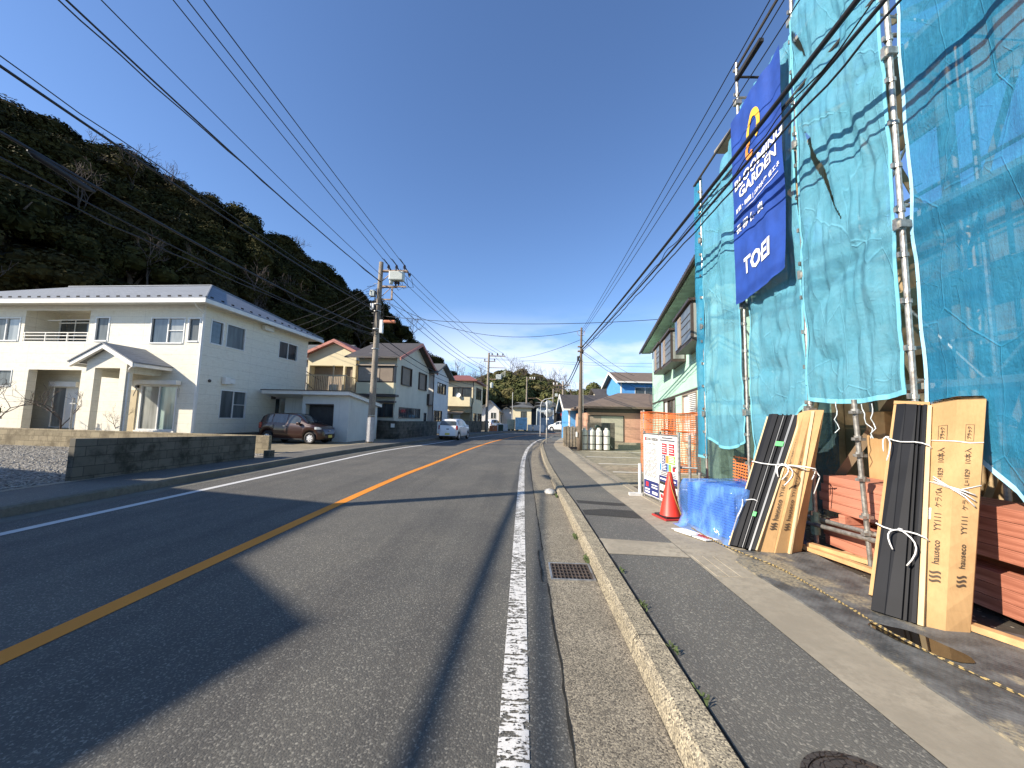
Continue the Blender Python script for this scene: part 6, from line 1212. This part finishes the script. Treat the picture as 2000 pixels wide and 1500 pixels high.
# ------------------------------------------------------------ hills and trees
def folmat(name, c1, c2, c3_):
    t = NT(name); p = t.obj(); n1 = t.noise(p, .55, 4, .6); oi = t.n.new('ShaderNodeObjectInfo'); n2 = t.noise(p, 3.5, 3)
    c = t.mix(t.ramp(n1, .35, .65), c1, c2); c = t.mix(t.ramp(oi.outputs['Random'], .3, .95), c, t.mix(.5, c, c3_)); c = t.mix(t.ramp(n2, .35, .7), c, t.mix(1.0, c, (1.5, 1.4, 1.2), 'MULTIPLY')); return t.fin(c, .8, spec=.1)
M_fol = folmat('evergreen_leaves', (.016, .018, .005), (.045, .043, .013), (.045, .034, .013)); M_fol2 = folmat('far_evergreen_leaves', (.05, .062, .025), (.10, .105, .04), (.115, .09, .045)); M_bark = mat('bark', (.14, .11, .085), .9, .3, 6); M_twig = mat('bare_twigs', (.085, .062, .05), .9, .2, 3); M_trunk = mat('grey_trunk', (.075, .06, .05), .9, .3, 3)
rg = random.Random(11)
def crown_mesh(seed, nl=16, dens=150, leaf=.30, flat=.75):
    r = random.Random(seed); mb = MB(); lobes = []
    for k in range(nl):
        a = r.random() * 6.28; el_ = r.uniform(-.25, 1.0); rr = r.uniform(.35, .8) * 2.6
        ce = Vector((math.cos(a) * rr * math.cos(el_ * 1.2), math.sin(a) * rr * math.cos(el_ * 1.2), el_ * 2.3 * flat)); lobes.append((ce, r.uniform(.85, 1.45)))
    for ce, lr in lobes:
        # inner mass
        P = []
        for i in range(6):
            th = math.pi * i / 5; P.append([tuple(ce + Vector((math.cos(2 * math.pi * k / 8) * math.sin(th), math.sin(2 * math.pi * k / 8) * math.sin(th), math.cos(th) * .8)) * lr * .72) for k in range(8)])
        mb.grid(P, True)
        for k in range(dens):
            d = Vector((r.gauss(0, 1), r.gauss(0, 1), r.gauss(.35, 1))).normalized(); p = ce + Vector((d.x, d.y, d.z * .8)) * lr * r.uniform(.78, 1.12)
            n = (d + Vector((r.uniform(-.7, .7), r.uniform(-.7, .7), r.uniform(-.3, .8)))).normalized(); u = n.orthogonal().normalized(); v = n.cross(u); an = r.random() * 6.28; u, v = u * math.cos(an) + v * math.sin(an), v * math.cos(an) - u * math.sin(an); s = leaf * r.uniform(.5, 1.15)
            mb.quad(p - u * s, p - v * s * .55 + n * .04, p + u * s, p + v * s * .55 + n * .04)
    return mb
def trunk_mesh(seed, h=5):
    r = random.Random(seed); mb = MB(); mb.tube([(0, 0, -h), (r.uniform(-.2, .2), r.uniform(-.2, .2), -h * .5), (r.uniform(-.3, .3), 0, 0)], [.28, .2, .12], 7)
    for k in range(4): a = k * 1.6 + r.random(); mb.tube([(0, 0, -h * .4 + k * .4), (math.cos(a) * .9, math.sin(a) * .9, .1 + k * .2), (math.cos(a) * 1.7, math.sin(a) * 1.7, .9 + .2 * k)], [.12, .08, .03], 5)
    return mb
def bare_mesh(seed, h=5.5):
    r = random.Random(seed); mb = MB(); tw = MB()
    def br(p, d, ln, rad, lv):
        n = 3; pts = [p]; q = p
        for k in range(n): d = (d + Vector((r.uniform(-.2, .2), r.uniform(-.2, .2), r.uniform(-.02, .14)))).normalized(); q = q + d * ln / n; pts.append(q)
        (mb if lv < 2 else tw).tube(pts, [max(.012, rad * (1 - .45 * k / n)) for k in range(n + 1)], 4 if lv else 7, cap=False)
        if lv >= 4: return
        for k in range(3 if lv < 3 else 3):
            a = r.random() * 6.28; o = d.orthogonal().normalized(); o = Matrix.Rotation(a, 3, d) @ o; nd = (d * r.uniform(.6, 1.1) + o * r.uniform(.45, .8)).normalized(); br(pts[-1] if k < 2 else pts[2], nd, ln * r.uniform(.6, .8), rad * .52, lv + 1)
    br(Vector((0, 0, -2)), Vector((0, 0, 1)), 2.6, .14, 0)
    return mb, tw
protos = []
for k in range(6):
    T = thing('evergreen_tree', 'dense dark evergreen tree on the steep hillside', 'tree'); 
    crown_mesh(20 + k, 15 + k, 210, .21).build('crown', M_fol, T); trunk_mesh(40 + k).build('trunk', M_bark, T); protos.append(T)
bares = []
for k in range(4):
    T = thing('bare_tree', 'leafless grey tree among the evergreens', 'tree'); a_, b_2 = bare_mesh(60 + k); a_.build('trunk', M_trunk, T); b_2.build('twigs', M_twig, T); bares.append(T)
used = {}
def place(proto, loc, sc, rz, label, group):
    if id(proto) not in used: used[id(proto)] = 1; o = proto; o.location = loc; o.rotation_euler = (0, 0, rz); o.scale = sc; o['label'] = label
    else: o = dup(proto, loc, rz, label, sc)
    o['group'] = group; return o
# near left hill: ridge profile (x, y, z) seen from the road; the slope drops towards the houses
ridge = [(-100, 52, 56), (-84, 60, 49), (-76, 66.5, 46.5), (-70, 70, 44.5), (-59, 75, 40), (-50, 80, 34.5), (-43, 84, 29.5), (-36, 90, 26.5), (-31, 96, 22), (-25, 104, 16), (-17, 116, 9), (-8, 130, 2)]
def hill_pt(s, t):
    i = min(int(s), len(ridge) - 2); f = s - i; a, b = Vector(ridge[i]), Vector(ridge[i + 1]); rp_ = a.lerp(b, f)
    foot = Vector((-44 + s * 1.9, 24 + s * 6.4, 1.0)); p = foot.lerp(rp_, t); p.z = 1 + (rp_.z - 1) * (t ** .85); return p
ns_ = len(ridge) - 1
mb = MB(); rows = []
for j in range(26):
    t_ = j / 18; row = []
    for i in range(60):
        s = ns_ * i / 59
        p = hill_pt(s, min(t_, 1.0))
        if t_ > 1: e = hill_pt(s, 1) - hill_pt(s, 0); p = hill_pt(s, 1) + Vector((e.x, e.y, 0)) * (t_ - 1) * 1.5; p.z -= (t_ - 1) * 12
        p.z -= 2.6; p.z += 1.2 * nz3(p.x * .08, p.y * .08, 1); row.append(p)
    rows.append(row)
mb.grid(rows); struct(mb.build('hillside', mat('hill_soil', (.022, .019, .011), .95, .3, .5)))
cnt = 0
regions = ('near the left edge', 'above the cream house porch', 'above the cream house gable', 'left of the tall pole', 'beyond the tall pole')
def reg(s): return regions[min(4, int(s / ns_ * 5))]
for row in range(12):
    t_ = 1.0 - row * .078; n_ = 16 + (row % 2) + (6 if row < 2 else 0) - (5 if row > 8 else 0)
    for i in range(n_):
        s = ns_ * (i + .5 * (row % 2) + rg.uniform(-.3, .3)) / n_; s = max(0, min(ns_ - .01, s)); p = hill_pt(s, max(.02, min(1, t_ + rg.uniform(-.03, .03))))
        far = 1.0 if s < 7 else .85; sc_ = rg.uniform(.88, 1.25) * far * (1.0 if row else rg.uniform(.75, 1.1))
        if s > 8.6 and t_ < .4: continue
        band = 'on the dark skyline' if row < 1 else 'high on the dark hill' if row < 6 else 'low on the dark hill' if row > 10 else 'halfway up the dark hill'
        sc_ *= 1.55 - .05 * s if s < 9 else 1.1
        if rg.random() < (.09 if row > 1 else .05): place(rg.choice(bares), tuple(p + Vector((0, 0, 1.0))), (sc_ * .9,) * 3, rg.random() * 6.28, f'bare grey tree {band}, {reg(s)}', 'leafless trees on the dark hill')
        else: place(rg.choice(protos), tuple(p + Vector((0, 0, .4 - .9 * (sc_ - 1)))), (sc_ * rg.uniform(.9, 1.2), sc_ * rg.uniform(.9, 1.2), sc_ * rg.uniform(.8, 1.1)), rg.random() * 6.28, f'dense evergreen tree {band}, {reg(s)}', 'evergreen trees on the dark hill')
        cnt += 1
# silhouettes on the skyline
for k, (s, up, lab, pr) in enumerate(((2.25, 2.6, 'lone umbrella shaped tree standing up from the skyline near the left edge', 0), (3.0, 1.6, 'upright dark tree on the skyline right of the lone umbrella tree', 1), (7.1, 1.5, 'ragged dark tree on the skyline above the cream house gable', 2))):
    p = hill_pt(s, 1); place(protos[pr], tuple(p + Vector((0, 0, up))), (.55, .55, .5), k, lab, 'evergreen trees on the dark hill')
for k, (s, up, sc_, lab) in enumerate(((8.25, 2.5, 1.2, 'rounded bare tree against the sky left of the tall utility pole'), (7.3, 2.2, .8, 'bare tree against the sky above the cream house gable'), (5.0, 2.0, .9, 'bare tree on the skyline above the long cable'), (9.7, 2.5, 1.1, 'bare tree against the clouds behind the brown roof'), (10.2, 3.4, 1.0, 'dark bare tree against the clouds right of the brown roof'))):
    p = hill_pt(s, 1); place(bares[k % 4], tuple(p + Vector((0, 0, up))), (sc_,) * 3, k * 1.3, lab, 'leafless trees on the dark hill')
# far hill
fprot = []
for k in range(4):
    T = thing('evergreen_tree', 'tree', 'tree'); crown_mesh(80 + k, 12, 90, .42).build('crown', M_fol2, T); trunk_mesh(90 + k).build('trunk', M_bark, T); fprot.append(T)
fr = [(-30, 150, 8), (-18, 165, 16.5), (-12, 180, 21), (-4, 185, 22.5), (6, 185, 20.5), (14, 180, 17), (19, 185, 12.5), (26, 190, 12), (34, 190, 16), (45, 195, 15), (60, 200, 13), (90, 210, 11)]
def far_pt(s, t):
    i = min(int(s), len(fr) - 2); f = s - i; a = Vector(fr[i]).lerp(Vector(fr[i + 1]), f); foot = Vector((a.x * .62, 92 + abs(a.x) * .1, 1)); p = foot.lerp(a, t); p.z = 1 + (a.z - 1) * t ** .8; return p
nf = len(fr) - 1; mb = MB(); rows = []
for j in range(22):
    t_ = j / 16; row = []
    for i in range(50):
        s = nf * i / 49; p = far_pt(s, min(1, t_)); 
        if t_ > 1: p.y += (t_ - 1) * 60; p.z -= (t_ - 1) * 18
        p.z -= 3; row.append(p)
    rows.append(row)
mb.grid(rows); struct(mb.build('far_hill', mat('hill_soil')))
for row in range(8):
    t_ = 1 - row * .11; n_ = 14 
    for i in range(n_):
        s = max(0, min(nf - .01, nf * (i + .5 * (row % 2) + rg.uniform(-.3, .3)) / n_)); p = far_pt(s, max(.03, t_ + rg.uniform(-.02, .02))); sc_ = rg.uniform(1.25, 1.9)
        bd = 'on the skyline' if row < 1 else 'upper slope' if row < 5 else 'lower slope'; sd = 'left' if s < 4 else 'right' if s > 7 else 'middle'
        if rg.random() < .14: place(rg.choice(bares), tuple(p + Vector((0, 0, 1))), (sc_ * 1.2,) * 3, rg.random() * 6, f'pale leafless tree on the {bd} of the far hill, {sd} part' if row else f'pale leafless tree on the skyline of the far hill, {sd} part', 'leafless trees on the far hill')
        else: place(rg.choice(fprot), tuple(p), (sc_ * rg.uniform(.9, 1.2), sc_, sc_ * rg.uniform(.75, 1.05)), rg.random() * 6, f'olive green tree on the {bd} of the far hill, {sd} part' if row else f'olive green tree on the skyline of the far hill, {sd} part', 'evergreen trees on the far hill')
# yard plants by the cream house
SHR = thing('shrub', 'small dark green shrub at the left edge in front of the cream house', 'shrub', (-24.4, 16.3, 1.35)); m_ = crown_mesh(5, 10, 120, .16); m_.build('foliage', M_fol2, SHR); SHR.scale = (.3, .3, .35)
for k, (x, y, s) in enumerate(((-22.6, 15.9, .45), (-19.6, 15.9, .38), (-17.2, 15.9, .25))):
    place(bares[k], (x, y, .1 + 2 * s), (s,) * 3, k, ('larger bare sapling with a few leaves in the yard left of the porch', 'bare sapling in front of the terrace of the cream house', 'tiny bare sapling in front of the porch column')[k], 'bare saplings in the front yard')
for k, (x, y, h) in enumerate(((-23.6, 15.6, 3.3), (-18.6, 15.4, 2.0))): tag(MB().tube([(x, y, .1), (x, y, h)], .035, 8).box(x - .12, x + .12, y - .03, y + .03, h - .25, h - .2).build('garden_post', M_metal), ('tall', 'short')[k] + ' metal washing line post in the yard of the cream house', 'post')
